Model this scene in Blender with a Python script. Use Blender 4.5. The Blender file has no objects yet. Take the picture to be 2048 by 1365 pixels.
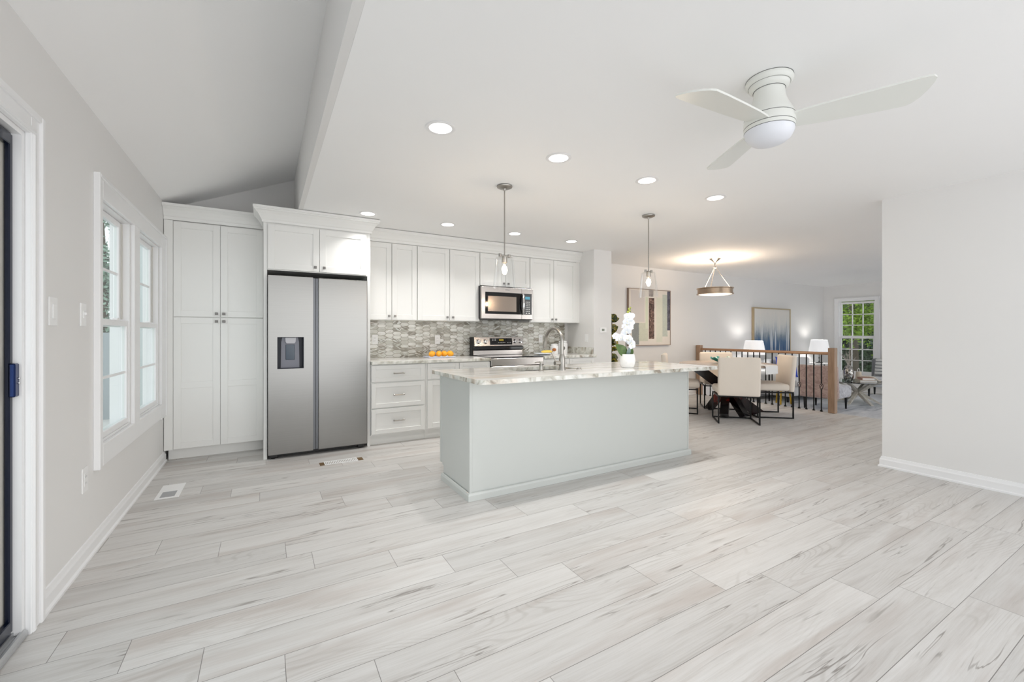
import bpy, bmesh, math, random
from mathutils import Vector, Matrix
random.seed(7)
C = bpy.context.scene
PI = math.pi
# ------------------------------------------------------------------ camera
cam_d = bpy.data.cameras.new('camera'); cam = bpy.data.objects.new('camera', cam_d); C.collection.objects.link(cam)
cam_d.sensor_width = 36.0
cam_d.lens = 852.0 / 2048.0 * 36.0
cam_d.shift_y = -(682.5 - 668.0) / 2048.0
cam_d.clip_start = 0.05; cam_d.clip_end = 200
cam.location = (0, 0, 1.2)
cam.rotation_euler = (PI/2, 0, -math.radians(30))
C.camera = cam
# ------------------------------------------------------------------ view
C.view_settings.view_transform = 'Standard'; C.view_settings.look = 'None'
C.view_settings.exposure = 0.07; C.view_settings.gamma = 1.0; C.view_settings.use_curve_mapping = False
C.cycles.use_denoising = True
C.cycles.max_bounces = 12; C.cycles.diffuse_bounces = 7; C.cycles.glossy_bounces = 4
C.cycles.transparent_max_bounces = 16; C.cycles.transmission_bounces = 6
C.cycles.sample_clamp_indirect = 6.0
C.cycles.caustics_reflective = False; C.cycles.caustics_refractive = False
# ------------------------------------------------------------------ world: bright overcast sky; horizon, lower half and west brightened as added fill
W = bpy.data.worlds.new('daylight'); C.world = W; W.use_nodes = True
nt = W.node_tree; nt.nodes.clear()
wo = nt.nodes.new('ShaderNodeOutputWorld'); bg = nt.nodes.new('ShaderNodeBackground')
geo = nt.nodes.new('ShaderNodeNewGeometry'); sep = nt.nodes.new('ShaderNodeSeparateXYZ')
ramp = nt.nodes.new('ShaderNodeValToRGB'); mr = nt.nodes.new('ShaderNodeMapRange')
nt.links.new(geo.outputs['Incoming'], sep.inputs[0])
mr.inputs['From Min'].default_value = 1.0; mr.inputs['From Max'].default_value = -1.0
nt.links.new(sep.outputs['Z'], mr.inputs['Value']); nt.links.new(mr.outputs[0], ramp.inputs[0])
cr = ramp.color_ramp
cr.elements[0].position = 0.0; cr.elements[0].color = (1.6, 1.63, 1.68, 1)
cr.elements[1].position = 1.0; cr.elements[1].color = (.95, 1.0, 1.07, 1)
for p, c in ((.44, (1.6, 1.63, 1.68, 1)), (.49, (1.20, 1.24, 1.24, 1)), (.55, (1.25, 1.29, 1.30, 1)), (.64, (1.12, 1.17, 1.23, 1))):
    e = cr.elements.new(p); e.color = c
bg.inputs['Strength'].default_value = 1.0
wx = nt.nodes.new('ShaderNodeMapRange'); wx.inputs['From Min'].default_value = .15; wx.inputs['From Max'].default_value = 1.0   # incoming.x > 0: light arriving from the west
wx.inputs['To Min'].default_value = .93; wx.inputs['To Max'].default_value = 1.45
nt.links.new(sep.outputs['X'], wx.inputs['Value']); nt.links.new(wx.outputs[0], bg.inputs['Strength'])
nt.links.new(ramp.outputs[0], bg.inputs[0]); nt.links.new(bg.outputs[0], wo.inputs[0])

def lamp(name, kind, loc, power, col=(1, 1, 1), size=.1, rot=(0, 0, 0), parent=None, shape='DISK', size_y=None, spread=None):
    d = bpy.data.lights.new(name, kind); d.energy = power; d.color = col
    if kind == 'AREA':
        d.shape = shape; d.size = size
        if size_y: d.size_y = size_y
        if spread: d.spread = spread
    else: d.shadow_soft_size = size
    o = bpy.data.objects.new(name, d); C.collection.objects.link(o); o.location = loc; o.rotation_euler = rot
    if parent: o.parent = parent
    return o
# added wide sun behind the camera, fills the pantry and left wall
fill_sun = lamp('fill_sun', 'SUN', (0, -6, 4), 1.15, (1.0, .99, .975)); fill_sun.data.angle = math.radians(55)
fill_sun.rotation_euler = Vector((-.42, .88, -.22)).to_track_quat('-Z', 'Y').to_euler()
ZC = 2.41
# ------------------------------------------------------------------ material helpers
MATS = {}
def lin(c):
    return tuple(((v/255)/12.92 if v/255 <= .04045 else ((v/255+.055)/1.055)**2.4) for v in c)
def mat(name, rgb=(200, 200, 200), rough=.5, metal=0.0, **k):
    m = bpy.data.materials.new(name); m.use_nodes = True; MATS[name] = m
    b = m.node_tree.nodes['Principled BSDF']
    b.inputs['Base Color'].default_value = (*lin(rgb), 1)
    b.inputs['Roughness'].default_value = rough; b.inputs['Metallic'].default_value = metal
    for kk, v in k.items(): b.inputs[kk.replace('_', ' ')].default_value = v
    return m
class NG:
    """small node graph builder"""
    def __init__(s, m):
        s.m = m; s.t = m.node_tree; s.b = s.t.nodes['Principled BSDF']
    def n(s, ty, **kw):
        nd = s.t.nodes.new(ty)
        for k, v in kw.items(): setattr(nd, k, v)
        return nd
    def set(s, sock, v):
        if isinstance(v, bpy.types.NodeSocket): s.t.links.new(v, sock)
        else: sock.default_value = v
    def math(s, op, a, b=None, c=None):
        nd = s.n('ShaderNodeMath', operation=op); s.set(nd.inputs[0], a)
        if b is not None: s.set(nd.inputs[1], b)
        if c is not None: s.set(nd.inputs[2], c)
        return nd.outputs[0]
    def pos(s, local=False):
        if local:
            return s.n('ShaderNodeTexCoord').outputs['Object']
        return s.n('ShaderNodeNewGeometry').outputs['Position']
    def sep(s, v):
        nd = s.n('ShaderNodeSeparateXYZ'); s.set(nd.inputs[0], v); return nd.outputs
    def comb(s, x, y, z):
        nd = s.n('ShaderNodeCombineXYZ'); s.set(nd.inputs[0], x); s.set(nd.inputs[1], y); s.set(nd.inputs[2], z); return nd.outputs[0]
    def noise(s, vec, scale=5, detail=3, rough=.5, dist=0):
        nd = s.n('ShaderNodeTexNoise'); s.set(nd.inputs['Vector'], vec); nd.inputs['Scale'].default_value = scale
        nd.inputs['Detail'].default_value = detail; nd.inputs['Roughness'].default_value = rough; nd.inputs['Distortion'].default_value = dist
        return nd.outputs['Fac']
    def white(s, vec):
        nd = s.n('ShaderNodeTexWhiteNoise', noise_dimensions='3D'); s.set(nd.inputs['Vector'], vec); return nd.outputs['Value']
    def scale(s, vec, sc):
        nd = s.n('ShaderNodeVectorMath', operation='MULTIPLY'); s.set(nd.inputs[0], vec); nd.inputs[1].default_value = sc; return nd.outputs[0]
    def add(s, a, b):
        nd = s.n('ShaderNodeVectorMath', operation='ADD'); s.set(nd.inputs[0], a); s.set(nd.inputs[1], b); return nd.outputs[0]
    def ramp(s, f, stops):
        nd = s.n('ShaderNodeValToRGB'); s.set(nd.inputs[0], f); r = nd.color_ramp
        while len(r.elements) < len(stops): r.elements.new(.5)
        for e, (p, c) in zip(r.elements, stops): e.position = p; e.color = (*c, 1) if len(c) == 3 else c
        return nd.outputs[0]
    def mix(s, f, a, b, mode='MIX'):
        nd = s.n('ShaderNodeMix', data_type='RGBA', blend_type=mode); s.set(nd.inputs[0], f)
        s.set(nd.inputs[6], a if not isinstance(a, tuple) else (*a, 1)); s.set(nd.inputs[7], b if not isinstance(b, tuple) else (*b, 1)); return nd.outputs[2]
    def bump(s, h, strength=.2, dist=.01):
        nd = s.n('ShaderNodeBump'); nd.inputs['Strength'].default_value = strength; nd.inputs['Distance'].default_value = dist
        s.set(nd.inputs['Height'], h); s.t.links.new(nd.outputs[0], s.b.inputs['Normal'])
    def color(s, c): s.set(s.b.inputs['Base Color'], c)
def rolled(name, rgb, rough=.6, sc=60, st=.04):
    m = mat(name, rgb, rough); g = NG(m); f = g.noise(g.pos(), sc, 2); g.bump(f, st, .002)
    c = lin(rgb); v = g.noise(g.pos(), 1.3, 2)
    g.color(g.mix(v, tuple(x*.985 for x in c), tuple(min(1, x*1.015) for x in c)))
    return m
M_wall = rolled('wall_paint_greige', (228, 227, 226))
M_ceil = rolled('ceiling_paint_white', (244, 244, 244), .75)
M_trim = rolled('trim_gloss_white', (236, 236, 237), .28, 30, .015)
M_cab = rolled('cabinet_satin_white', (234, 234, 232), .35, 40, .01)
M_isl = rolled('island_paint_pale_grey', (204, 207, 204), .4, 40, .01)
M_plast = mat('white_plastic', (238, 238, 238), .35)
M_black = mat('black_plastic', (14, 14, 16), .35)
M_dark = mat('dark_void', (10, 9, 8), .8)
M_navy = mat('dark_bronze_frame', (10, 20, 42), .22, .3)
M_cream = mat('cream_vinyl', (206, 204, 198), .4)
# floor planks
def floor_mat():
    m = mat('grey_oak_plank', (200, 197, 193), .36); g = NG(m); P = g.pos(); x, y, z = g.sep(P)
    PW, PL = .1935, 1.28
    r = g.math('DIVIDE', g.math('SUBTRACT', y, 1.804 - PW*40), PW)
    ri = g.math('FLOOR', r); rf = g.math('FRACT', r)
    jit = g.math('MULTIPLY', g.white(g.comb(ri, 3.1, 7.7)), .16)
    xo = g.math('ADD', g.math('MULTIPLY', ri, .256), jit)
    cx = g.math('DIVIDE', g.math('ADD', g.math('SUBTRACT', x, 1.14), g.math('SUBTRACT', xo, .256*40 - 12*PL)), PL)
    ci = g.math('FLOOR', cx); cf = g.math('FRACT', cx)
    rnd = g.white(g.comb(ri, ci, 1.3)); rnd2 = g.white(g.comb(ri, ci, 9.3))
    off = g.comb(g.math('MULTIPLY', rnd, 17.0), g.math('MULTIPLY', rnd2, 9.0), g.math('MULTIPLY', rnd, 31.0))
    Q = g.add(P, off)
    warp = g.noise(g.scale(Q, (1.1, 2.5, 1)), 1.0, 2, .5)
    Qw = g.add(Q, g.comb(0, g.math('MULTIPLY', warp, .055), 0))
    fine = g.noise(g.scale(Qw, (4.5, 150, 1)), 1.0, 5, .7)
    mid = g.noise(g.scale(Qw, (.9, 17, 1)), 1.0, 5, .6, .25)
    soft = g.noise(g.scale(Q, (.9, 4.5, 1)), 1.0, 2)
    streak = g.noise(g.scale(Qw, (2.6, 42, 1)), 1.0, 3, .5, .4)
    patch = g.noise(g.scale(Q, (1.6, 5.0, 1)), 1.3, 2)
    base = g.ramp(mid, [(.30, lin((190, 185, 181))), (.45, lin((212, 209, 206))), (.58, lin((222, 220, 218))), (.75, lin((228, 226, 224)))])
    base = g.mix(.5, base, g.ramp(fine, [(.3, lin((200, 196, 192))), (.52, lin((220, 218, 216))), (.7, lin((229, 227, 226)))]))
    # soft rosy-brown heart streaks along the boards
    heart = g.noise(g.scale(Qw, (.8, 6.5, 1)), 1.0, 3, .55)
    base = g.mix(g.ramp(heart, [(.53, (0, 0, 0)), (.68, (.5, .5, .5))]), base, lin((186, 174, 167)))
    # growth rings: contour lines of a stretched noise, only in part of the boards
    cn = g.noise(g.scale(Q, (.75, 5.2, 1)), 1.0, 1, .3)
    rings = g.math('SINE', g.math('ADD', g.math('MULTIPLY', cn, 190.0), g.math('MULTIPLY', fine, 1.6)))
    rm = g.math('MULTIPLY', g.ramp(g.noise(g.scale(Q, (1.5, 3.5, 1)), 1.0, 1), [(.50, (0, 0, 0)), (.62, (.75, .75, .75))]), g.ramp(rings, [(.3, (0, 0, 0)), (1.0, (.38, .38, .38))]))
    base = g.mix(rm, base, lin((176, 170, 164)))
    # thin drying cracks
    cr_ = g.math('ABSOLUTE', g.math('SUBTRACT', g.noise(g.scale(Qw, (1.0, 20, 1)), 1.0, 3, .5), .5))
    ck = g.math('MULTIPLY', g.ramp(cr_, [(.004, (1, 1, 1)), (.016, (0, 0, 0))]), g.ramp(g.noise(g.scale(Q, (1.3, 11, 1)), 1.0, 2), [(.54, (0, 0, 0)), (.64, (.7, .7, .7))]))
    base = g.mix(ck, base, lin((120, 112, 106)))
    dk = g.math('MULTIPLY', g.ramp(streak, [(.30, (1, 1, 1)), (.37, (0, 0, 0))]), g.ramp(patch, [(.50, (0, 0, 0)), (.63, (.52, .52, .52))]))
    base = g.mix(dk, base, lin((138, 132, 127)))
    tone = g.math('ADD', .785, g.math('MULTIPLY', rnd, .12))
    base = g.mix(1.0, base, g.comb(tone, tone, g.math('MULTIPLY', tone, .995)), 'MULTIPLY')
    e1 = g.math('MINIMUM', rf, g.math('SUBTRACT', 1.0, rf)); e1 = g.math('MULTIPLY', e1, PW)
    e2 = g.math('MULTIPLY', g.math('MINIMUM', cf, g.math('SUBTRACT', 1.0, cf)), PL)
    ed = g.math('MINIMUM', e1, e2)
    gap = g.math('LESS_THAN', ed, .0012)
    base = g.mix(g.math('MULTIPLY', gap, .8), base, lin((92, 88, 84)))
    g.color(base)
    g.set(g.b.inputs['Roughness'], g.math('ADD', .33, g.math('MULTIPLY', fine, .16)))
    g.bump(g.math('ADD', g.math('MULTIPLY', fine, .3), g.math('MULTIPLY', g.math('MINIMUM', ed, .002), 300.0)), .12, .0015)
    return m
M_floor = floor_mat()
def stone_mat():
    m = mat('veined_granite', (225, 224, 220), .12); g = NG(m); P = g.pos()
    nz = g.n('ShaderNodeNewGeometry').outputs['Normal']; az = g.math('ABSOLUTE', g.sep(nz)[2])
    w = g.noise(g.scale(P, (.9, 3, 3)), 1.5, 3)
    Pw = g.add(P, g.comb(0, g.math('MULTIPLY', w, .22), g.math('MULTIPLY', w, .1)))
    v = g.noise(g.scale(Pw, (.8, 15, 15)), 1.0, 6, .62, .5)
    v2 = g.noise(g.scale(Pw, (1.6, 34, 34)), 1.0, 4, .6, .3)
    top = g.ramp(v, [(.30, lin((150, 147, 140))), (.42, lin((200, 198, 192))), (.52, lin((230, 229, 226))), (.75, lin((240, 239, 237)))])
    top = g.mix(.45, top, g.ramp(v2, [(.33, lin((176, 172, 165))), (.48, lin((226, 225, 222))), (.7, lin((240, 240, 238)))]))
    wb = g.ramp(g.noise(g.scale(P, (.7, 4, 4)), 1.6, 3), [(.58, (0, 0, 0)), (.68, (.5, .5, .5))])
    top = g.mix(wb, top, lin((205, 188, 168)))
    e = g.noise(g.scale(P, (9, 9, 7)), 1.0, 4, .55, 1.2)
    e2 = g.noise(g.scale(P, (3.5, 3.5, 2)), 1.0, 2)
    side = g.ramp(e, [(.33, lin((150, 140, 126))), (.43, lin((190, 188, 178))), (.52, lin((214, 214, 207))), (.62, lin((232, 231, 226)))])
    side = g.mix(g.ramp(e2, [(.56, (0, 0, 0)), (.66, (.55, .55, .55))]), side, g.ramp(e, [(.34, lin((112, 90, 68))), (.46, lin((196, 172, 150))), (.62, lin((226, 212, 196)))]))
    g.color(g.mix(g.math('GREATER_THAN', az, .6), side, top))
    return m
M_stone = stone_mat()
def tile_mat():
    m = mat('picket_mosaic_tile', (180, 178, 170), .16); g = NG(m); x, y, z = g.sep(g.pos())
    px, h, k, a = .094, .0455, 1.15, .0593
    def lat(ox, oz):
        dx = g.math('SUBTRACT', x, ox); dz = g.math('SUBTRACT', z, oz)
        ix = g.math('ROUND', g.math('DIVIDE', dx, 2*px)); iz = g.math('ROUND', g.math('DIVIDE', dz, h))
        dx = g.math('SUBTRACT', dx, g.math('MULTIPLY', ix, 2*px)); dz = g.math('SUBTRACT', dz, g.math('MULTIPLY', iz, h))
        ax, az = g.math('ABSOLUTE', dx), g.math('ABSOLUTE', dz)
        f = g.math('MAXIMUM', g.math('DIVIDE', az, h/2), g.math('DIVIDE', g.math('ADD', ax, g.math('MULTIPLY', az, k)), a + .001))
        return f, ix, iz, dx, dz
    A = lat(0, 1.0); B = lat(px, 1.0 + h/2)
    s = g.math('GREATER_THAN', A[0], B[0])
    def sel(i): return g.math('ADD', g.math('MULTIPLY', A[i], g.math('SUBTRACT', 1.0, s)), g.math('MULTIPLY', B[i], s))
    f = sel(0); ix = sel(1); iz = sel(2); dx = sel(3); dz = sel(4)
    r1 = g.white(g.comb(ix, iz, g.math('ADD', s, .5))); r2 = g.white(g.comb(ix, iz, g.math('ADD', s, 4.5))); r3 = g.white(g.comb(ix, iz, g.math('ADD', s, 8.5)))
    ang = g.math('MULTIPLY', g.math('SUBTRACT', r2, .5), 1.3)
    u = g.math('ADD', g.math('MULTIPLY', dx, g.math('COSINE', ang)), g.math('MULTIPLY', dz, g.math('SINE', ang)))
    v = g.math('SUBTRACT', g.math('MULTIPLY', dz, g.math('COSINE', ang)), g.math('MULTIPLY', dx, g.math('SINE', ang)))
    nv = g.noise(g.comb(g.math('ADD', g.math('MULTIPLY', u, 9.0), g.math('MULTIPLY', r1, 40.0)), g.math('MULTIPLY', v, 60.0), r3), 1.0, 2, .5, .4)
    bc = g.ramp(r1, [(.0, lin((220, 222, 217))), (.40, lin((226, 225, 219))), (.60, lin((206, 204, 196))), (.75, lin((186, 181, 172))), (.88, lin((168, 160, 149))), (1.0, lin((196, 198, 188)))])
    dc = g.ramp(r3, [(.0, lin((128, 120, 106))), (.3, lin((160, 156, 144))), (.6, lin((200, 199, 190))), (1, lin((234, 233, 229)))])
    c = g.mix(g.ramp(nv, [(.42, (0, 0, 0)), (.52, (1, 1, 1))]), bc, dc)
    c = g.mix(g.math('GREATER_THAN', f, .925), c, lin((164, 160, 150)))
    g.color(c); g.set(g.b.inputs['Roughness'], g.math('ADD', .12, g.math('MULTIPLY', g.math('GREATER_THAN', f, .93), .5)))
    g.bump(g.math('MINIMUM', g.math('MULTIPLY', g.math('SUBTRACT', 1.0, f), 6.0), 1.0), .4, .002)
    return m
M_tile = tile_mat()
def steel(name, rgb, rough, aniso=.6, vert=True):
    m = mat(name, rgb, rough, 1.0); g = NG(m)
    f = g.noise(g.scale(g.pos(), (2, 2, 260) if vert else (260, 2, 2)), 1.0, 2)
    g.set(g.b.inputs['Roughness'], g.math('ADD', rough - .04, g.math('MULTIPLY', f, .08)))
    c = lin(rgb); g.color(g.mix(f, tuple(v*.93 for v in c), tuple(min(1, v*1.05) for v in c)))
    g.b.inputs['Anisotropic'].default_value = aniso
    return m
M_steel = steel('brushed_stainless', (148, 147, 145), .30)
M_steel2 = steel('range_stainless', (196, 190, 186), .22)
M_nickel = mat('satin_nickel', (168, 164, 158), .3, 1.0)
M_knob = mat('dark_nickel_knob', (118, 116, 114), .35, 1.0)
M_chrome = mat('polished_chrome', (226, 226, 228), .12, 1.0)
M_bglass = mat('black_glass', (8, 8, 10), .06)
M_bmetal = mat('black_iron', (12, 12, 13), .4, .5)
def thin_glass(name, tint=(1, 1, 1), base=.04, k=1.0):
    m = bpy.data.materials.new(name); m.use_nodes = True; t = m.node_tree; t.nodes.clear()
    o = t.nodes.new('ShaderNodeOutputMaterial'); mx = t.nodes.new('ShaderNodeMixShader'); tr = t.nodes.new('ShaderNodeBsdfTransparent'); gl = t.nodes.new('ShaderNodeBsdfGlossy')
    lw = t.nodes.new('ShaderNodeLayerWeight'); lw.inputs[0].default_value = .25
    ma = t.nodes.new('ShaderNodeMath'); ma.operation = 'MULTIPLY_ADD'; ma.inputs[1].default_value = .55*k; ma.inputs[2].default_value = base
    t.links.new(lw.outputs['Fresnel'], ma.inputs[0]); t.links.new(ma.outputs[0], mx.inputs[0])
    tr.inputs[0].default_value = (*tint, 1); gl.inputs['Roughness'].default_value = .03; gl.inputs[0].default_value = (1, 1, 1, 1)
    t.links.new(tr.outputs[0], mx.inputs[1]); t.links.new(gl.outputs[0], mx.inputs[2]); t.links.new(mx.outputs[0], o.inputs[0]); return m
M_glass = thin_glass('window_glass', (.95, .98, .97), .02, .25)
M_shade = thin_glass('clear_shade_glass', (.955, .96, .96), .02, .55)
def emis(name, rgb, st):
    m = mat(name, rgb, .5); b = m.node_tree.nodes['Principled BSDF']
    b.inputs['Emission Color'].default_value = (*lin(rgb), 1); b.inputs['Emission Strength'].default_value = st; return m
M_led = emis('led_lens', (255, 253, 250), 3.0)
M_fil = emis('warm_filament', (255, 200, 140), 60)
M_diff = emis('warm_diffuser', (255, 236, 210), 1.5)
M_lshade = emis('lit_linen_shade', (250, 250, 252), .35)
def fabric(name, rgb, sc=350, rough=.9, var=.06):
    m = mat(name, rgb, rough); g = NG(m); c = lin(rgb)
    f = g.noise(g.pos(True), sc, 2); h = g.noise(g.pos(True), 9, 3)
    g.color(g.mix(g.math('ADD', g.math('MULTIPLY', f, .5), g.math('MULTIPLY', h, .5)), tuple(v*(1-var) for v in c), tuple(min(1, v*(1+var)) for v in c)))
    g.bump(f, .15, .001); g.b.inputs['Sheen Weight'].default_value = .2; return m
M_cream_f = fabric('cream_linen', (228, 219, 208))
M_white_f = fabric('white_boucle', (226, 226, 226))
# ------------------------------------------------------------------ mesh helpers
class MB:
    def __init__(s): s.bm = bmesh.new(); s.smooth = False
    def box(s, x0, x1, y0, y1, z0, z1, bev=0, seg=1, M=None):
        r = bmesh.ops.create_cube(s.bm, size=1); vs = r['verts']
        for v in vs: v.co = Vector(((x0+x1)/2 + v.co.x*(x1-x0), (y0+y1)/2 + v.co.y*(y1-y0), (z0+z1)/2 + v.co.z*(z1-z0)))
        if bev:
            es = list({e for v in vs for e in v.link_edges})
            r = bmesh.ops.bevel(s.bm, geom=es, offset=bev, segments=seg, profile=.5, affect='EDGES'); vs = r['verts']
            vs = list({v for f in r['faces'] for v in f.verts} | set(v for v in vs if v.is_valid))
            if M is not None:
                # gather the whole island
                seen = set(vs); st = list(vs)
                while st:
                    v = st.pop()
                    for e in v.link_edges:
                        w = e.other_vert(v)
                        if w not in seen: seen.add(w); st.append(w)
                vs = list(seen)
        if M is not None:
            for v in vs: v.co = M @ v.co
        return s
    def lathe(s, prof, c=(0, 0, 0), seg=32, cap=True, M=None):
        rings = []
        for r, z in prof:
            ring = []
            for i in range(seg):
                a = 2*PI*i/seg; p = Vector((r*math.cos(a), r*math.sin(a), z))
                if M is not None: p = M @ p
                ring.append(s.bm.verts.new(p + Vector(c)))
            rings.append(ring)
        for a, b in zip(rings, rings[1:]):
            for i in range(seg): s.bm.faces.new((a[i], a[(i+1) % seg], b[(i+1) % seg], b[i]))
        if cap:
            if prof[0][0] > 1e-4: s.bm.faces.new(rings[0][::-1])
            if prof[-1][0] > 1e-4: s.bm.faces.new(rings[-1])
        s.smooth = True; return s
    def tube(s, pts, r, seg=10, cap=True):
        pts = [Vector(p) for p in pts]; rr = r if isinstance(r, (list, tuple)) else [r]*len(pts)
        rings = []; up = None
        for i, p in enumerate(pts):
            t = (pts[min(i+1, len(pts)-1)] - pts[max(i-1, 0)]).normalized()
            if up is None:
                up = Vector((0, 0, 1)) if abs(t.z) < .9 else Vector((1, 0, 0))
            n = (up - t*up.dot(t)).normalized(); b = t.cross(n); up = n
            rings.append([s.bm.verts.new(p + (n*math.cos(2*PI*k/seg) + b*math.sin(2*PI*k/seg))*rr[i]) for k in range(seg)])
        for a, b in zip(rings, rings[1:]):
            for i in range(seg): s.bm.faces.new((a[i], a[(i+1) % seg], b[(i+1) % seg], b[i]))
        if cap: s.bm.faces.new(rings[0][::-1]); s.bm.faces.new(rings[-1])
        s.smooth = True; return s
    def bar(s, a, b, w, h=None, up=(0, 0, 1), bev=0):
        a, b = Vector(a), Vector(b); h = h or w; t = b - a; L = t.length; t.normalize()
        u = Vector(up)
        if abs(t.dot(u)) > .95: u = Vector((1, 0, 0))
        x = u.cross(t).normalized(); y = t.cross(x)
        M = Matrix(((x.x, y.x, t.x, a.x), (x.y, y.y, t.y, a.y), (x.z, y.z, t.z, a.z), (0, 0, 0, 1)))
        return s.box(-w/2, w/2, -h/2, h/2, 0, L, bev, 1, M)
    def prism(s, poly, a, b, axis='z'):
        """polygon extruded between a and b along axis"""
        def P(u, v, w): return {'z': (u, v, w), 'y': (u, w, v), 'x': (w, u, v)}[axis]
        A = [s.bm.verts.new(P(u, v, a)) for u, v in poly]; B = [s.bm.verts.new(P(u, v, b)) for u, v in poly]
        n = len(poly)
        s.bm.faces.new(A[::-1]); s.bm.faces.new(B)
        for i in range(n): s.bm.faces.new((A[i], A[(i+1) % n], B[(i+1) % n], B[i]))
        return s
    def sweep(s, path, prof):
        """profile (outward, z) swept along a plan path with mitres; outward is to the right of travel"""
        P = [Vector(p) for p in path]; N = []
        for i in range(len(P)):
            def nrm(a, b): d = (b-a).normalized(); return Vector((d.y, -d.x))
            if i == 0: n = nrm(P[0], P[1])
            elif i == len(P)-1: n = nrm(P[-2], P[-1])
            else:
                n1, n2 = nrm(P[i-1], P[i]), nrm(P[i], P[i+1]); n = (n1+n2); n = n/ max(.2, n.dot(n1))
            N.append(n)
        rings = [[s.bm.verts.new((p.x + n.x*o, p.y + n.y*o, z)) for o, z in prof] for p, n in zip(P, N)]
        for a, b in zip(rings, rings[1:]):
            for i in range(len(prof)): j = (i+1) % len(prof); s.bm.faces.new((a[i], a[j], b[j], b[i]))
        s.bm.faces.new(rings[0]); s.bm.faces.new(rings[-1][::-1]); return s
    def soft(s, x0, x1, y0, y1, z0, z1, r=.03, n=6, puff=0.0, M=None):
        """rounded cushion box"""
        hx, hy, hz = (x1-x0)/2, (y1-y0)/2, (z1-z0)/2; c = Vector(((x0+x1)/2, (y0+y1)/2, (z0+z1)/2))
        t = bmesh.new(); bmesh.ops.create_cube(t, size=2); bmesh.ops.subdivide_edges(t, edges=t.edges[:], cuts=n*2-1, use_grid_fill=True)
        mp = {}
        for v in t.verts:
            q = v.co.copy()
            def rem(u, h):
                # denser near the corner
                sg = 1 if u >= 0 else -1; u = abs(u); k = 1 - 1/n*2
                return sg*(u/k*(h-r) if u <= k else (h-r) + (u-k)/(1-k)*r)
            p = Vector((rem(q.x, hx), rem(q.y, hy), rem(q.z, hz)))
            inn = Vector((max(-hx+r, min(hx-r, p.x)), max(-hy+r, min(hy-r, p.y)), max(-hz+r, min(hz-r, p.z))))
            d = p - inn
            if d.length > 1e-7: p = inn + d.normalized()*r
            if puff:
                p.z += puff*(1-(p.x/hx)**2)*(1-(p.y/hy)**2)*(1 if p.z > 0 else -.3)
            p += c
            if M is not None: p = M @ p
            mp[v.index] = s.bm.verts.new(p)
        t.verts.ensure_lookup_table()
        for f in t.faces:
            try: s.bm.faces.new([mp[v.index] for v in f.verts])
            except ValueError: pass
        t.free(); s.smooth = True; return s
    def ball(s, c, r, seg=16, sc=(1, 1, 1)):
        rr = bmesh.ops.create_uvsphere(s.bm, u_segments=seg, v_segments=max(6, seg//2), radius=r)
        for v in rr['verts']: v.co = Vector((v.co.x*sc[0], v.co.y*sc[1], v.co.z*sc[2])) + Vector(c)
        s.smooth = True; return s
    def build(s, name, m, parent=None, label=None, smooth=None, angle=35):
        bmesh.ops.recalc_face_normals(s.bm, faces=s.bm.faces[:])
        me = bpy.data.meshes.new(name)
        if parent is not None:
            o0 = Vector((0, 0, 0)); q = parent
            while q is not None: o0 += q.location; q = q.parent
        else:
            co = [v.co for v in s.bm.verts]
            xs = [c.x for c in co]; ys = [c.y for c in co]; zs = [c.z for c in co]
            o0 = Vector(((min(xs)+max(xs))/2, (min(ys)+max(ys))/2, min(zs)))
        bmesh.ops.translate(s.bm, verts=s.bm.verts[:], vec=-o0)
        s.bm.to_mesh(me); s.bm.free()
        me.materials.append(m)
        sm = s.smooth if smooth is None else smooth
        if sm:
            me.polygons.foreach_set('use_smooth', [True]*len(me.polygons))
            try: me.set_sharp_from_angle(angle=math.radians(angle))
            except Exception: pass
        o = bpy.data.objects.new(name, me); C.collection.objects.link(o)
        if parent is not None: o.parent = parent
        else: o.location = o0
        if label: o['label'] = label
        return o
def tag(o, label, cat, group=None, kind=None):
    o['label'] = label; o['category'] = cat
    if group: o['group'] = group
    if kind: o['kind'] = kind
    return o
def thing(name, label, cat, loc=(0, 0, 0), rz=0, group=None):
    o = bpy.data.objects.new(name, None); o.empty_display_size = .05; C.collection.objects.link(o)
    o.location = loc; o.rotation_euler = (0, 0, rz); return tag(o, label, cat, group)
def struct(mb, name, m):
    o = mb.build(name, m); o['kind'] = 'structure'; return o
def copy_tree(o, loc=None, rz=None, label=None, parent=None):
    c = o.copy(); C.collection.objects.link(c); c.parent = parent
    for ch in [q for q in bpy.data.objects if q.parent == o]: copy_tree(ch, parent=c)
    if loc is not None: c.location = loc
    if rz is not None: c.rotation_euler = (0, 0, rz)
    if label: c['label'] = label
    return c
def box(*a, **k): return MB().box(*a, **k)
# ================================================================== SETTING
XL = -.83; YK = 5.31; YD = 5.50; XR = 4.83; YR = 1.665; XE = 12.45; FL = -.20; XS = 7.47
f = struct(box(-1.0, XS, -1.0, 5.52, -.12, 0), 'floor', M_floor)
def rug_mat():
    m = mat('pale_streaked_carpet', (200, 202, 206), .95); g = NG(m); P = g.pos()
    n = g.noise(g.scale(P, (1.2, 5, 1)), 1.0, 5, .6, 1.2)
    g.color(g.ramp(n, [(.3, lin((140, 146, 156))), (.45, lin((196, 199, 204))), (.7, lin((222, 223, 226)))])); g.bump(g.noise(P, 200, 2), .3, .003); return m
struct(box(XS-.1, XE+.1, .0, 5.52, FL-.12, FL), 'floor', mat('living_room_carpet', (190, 188, 184), .9))
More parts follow.
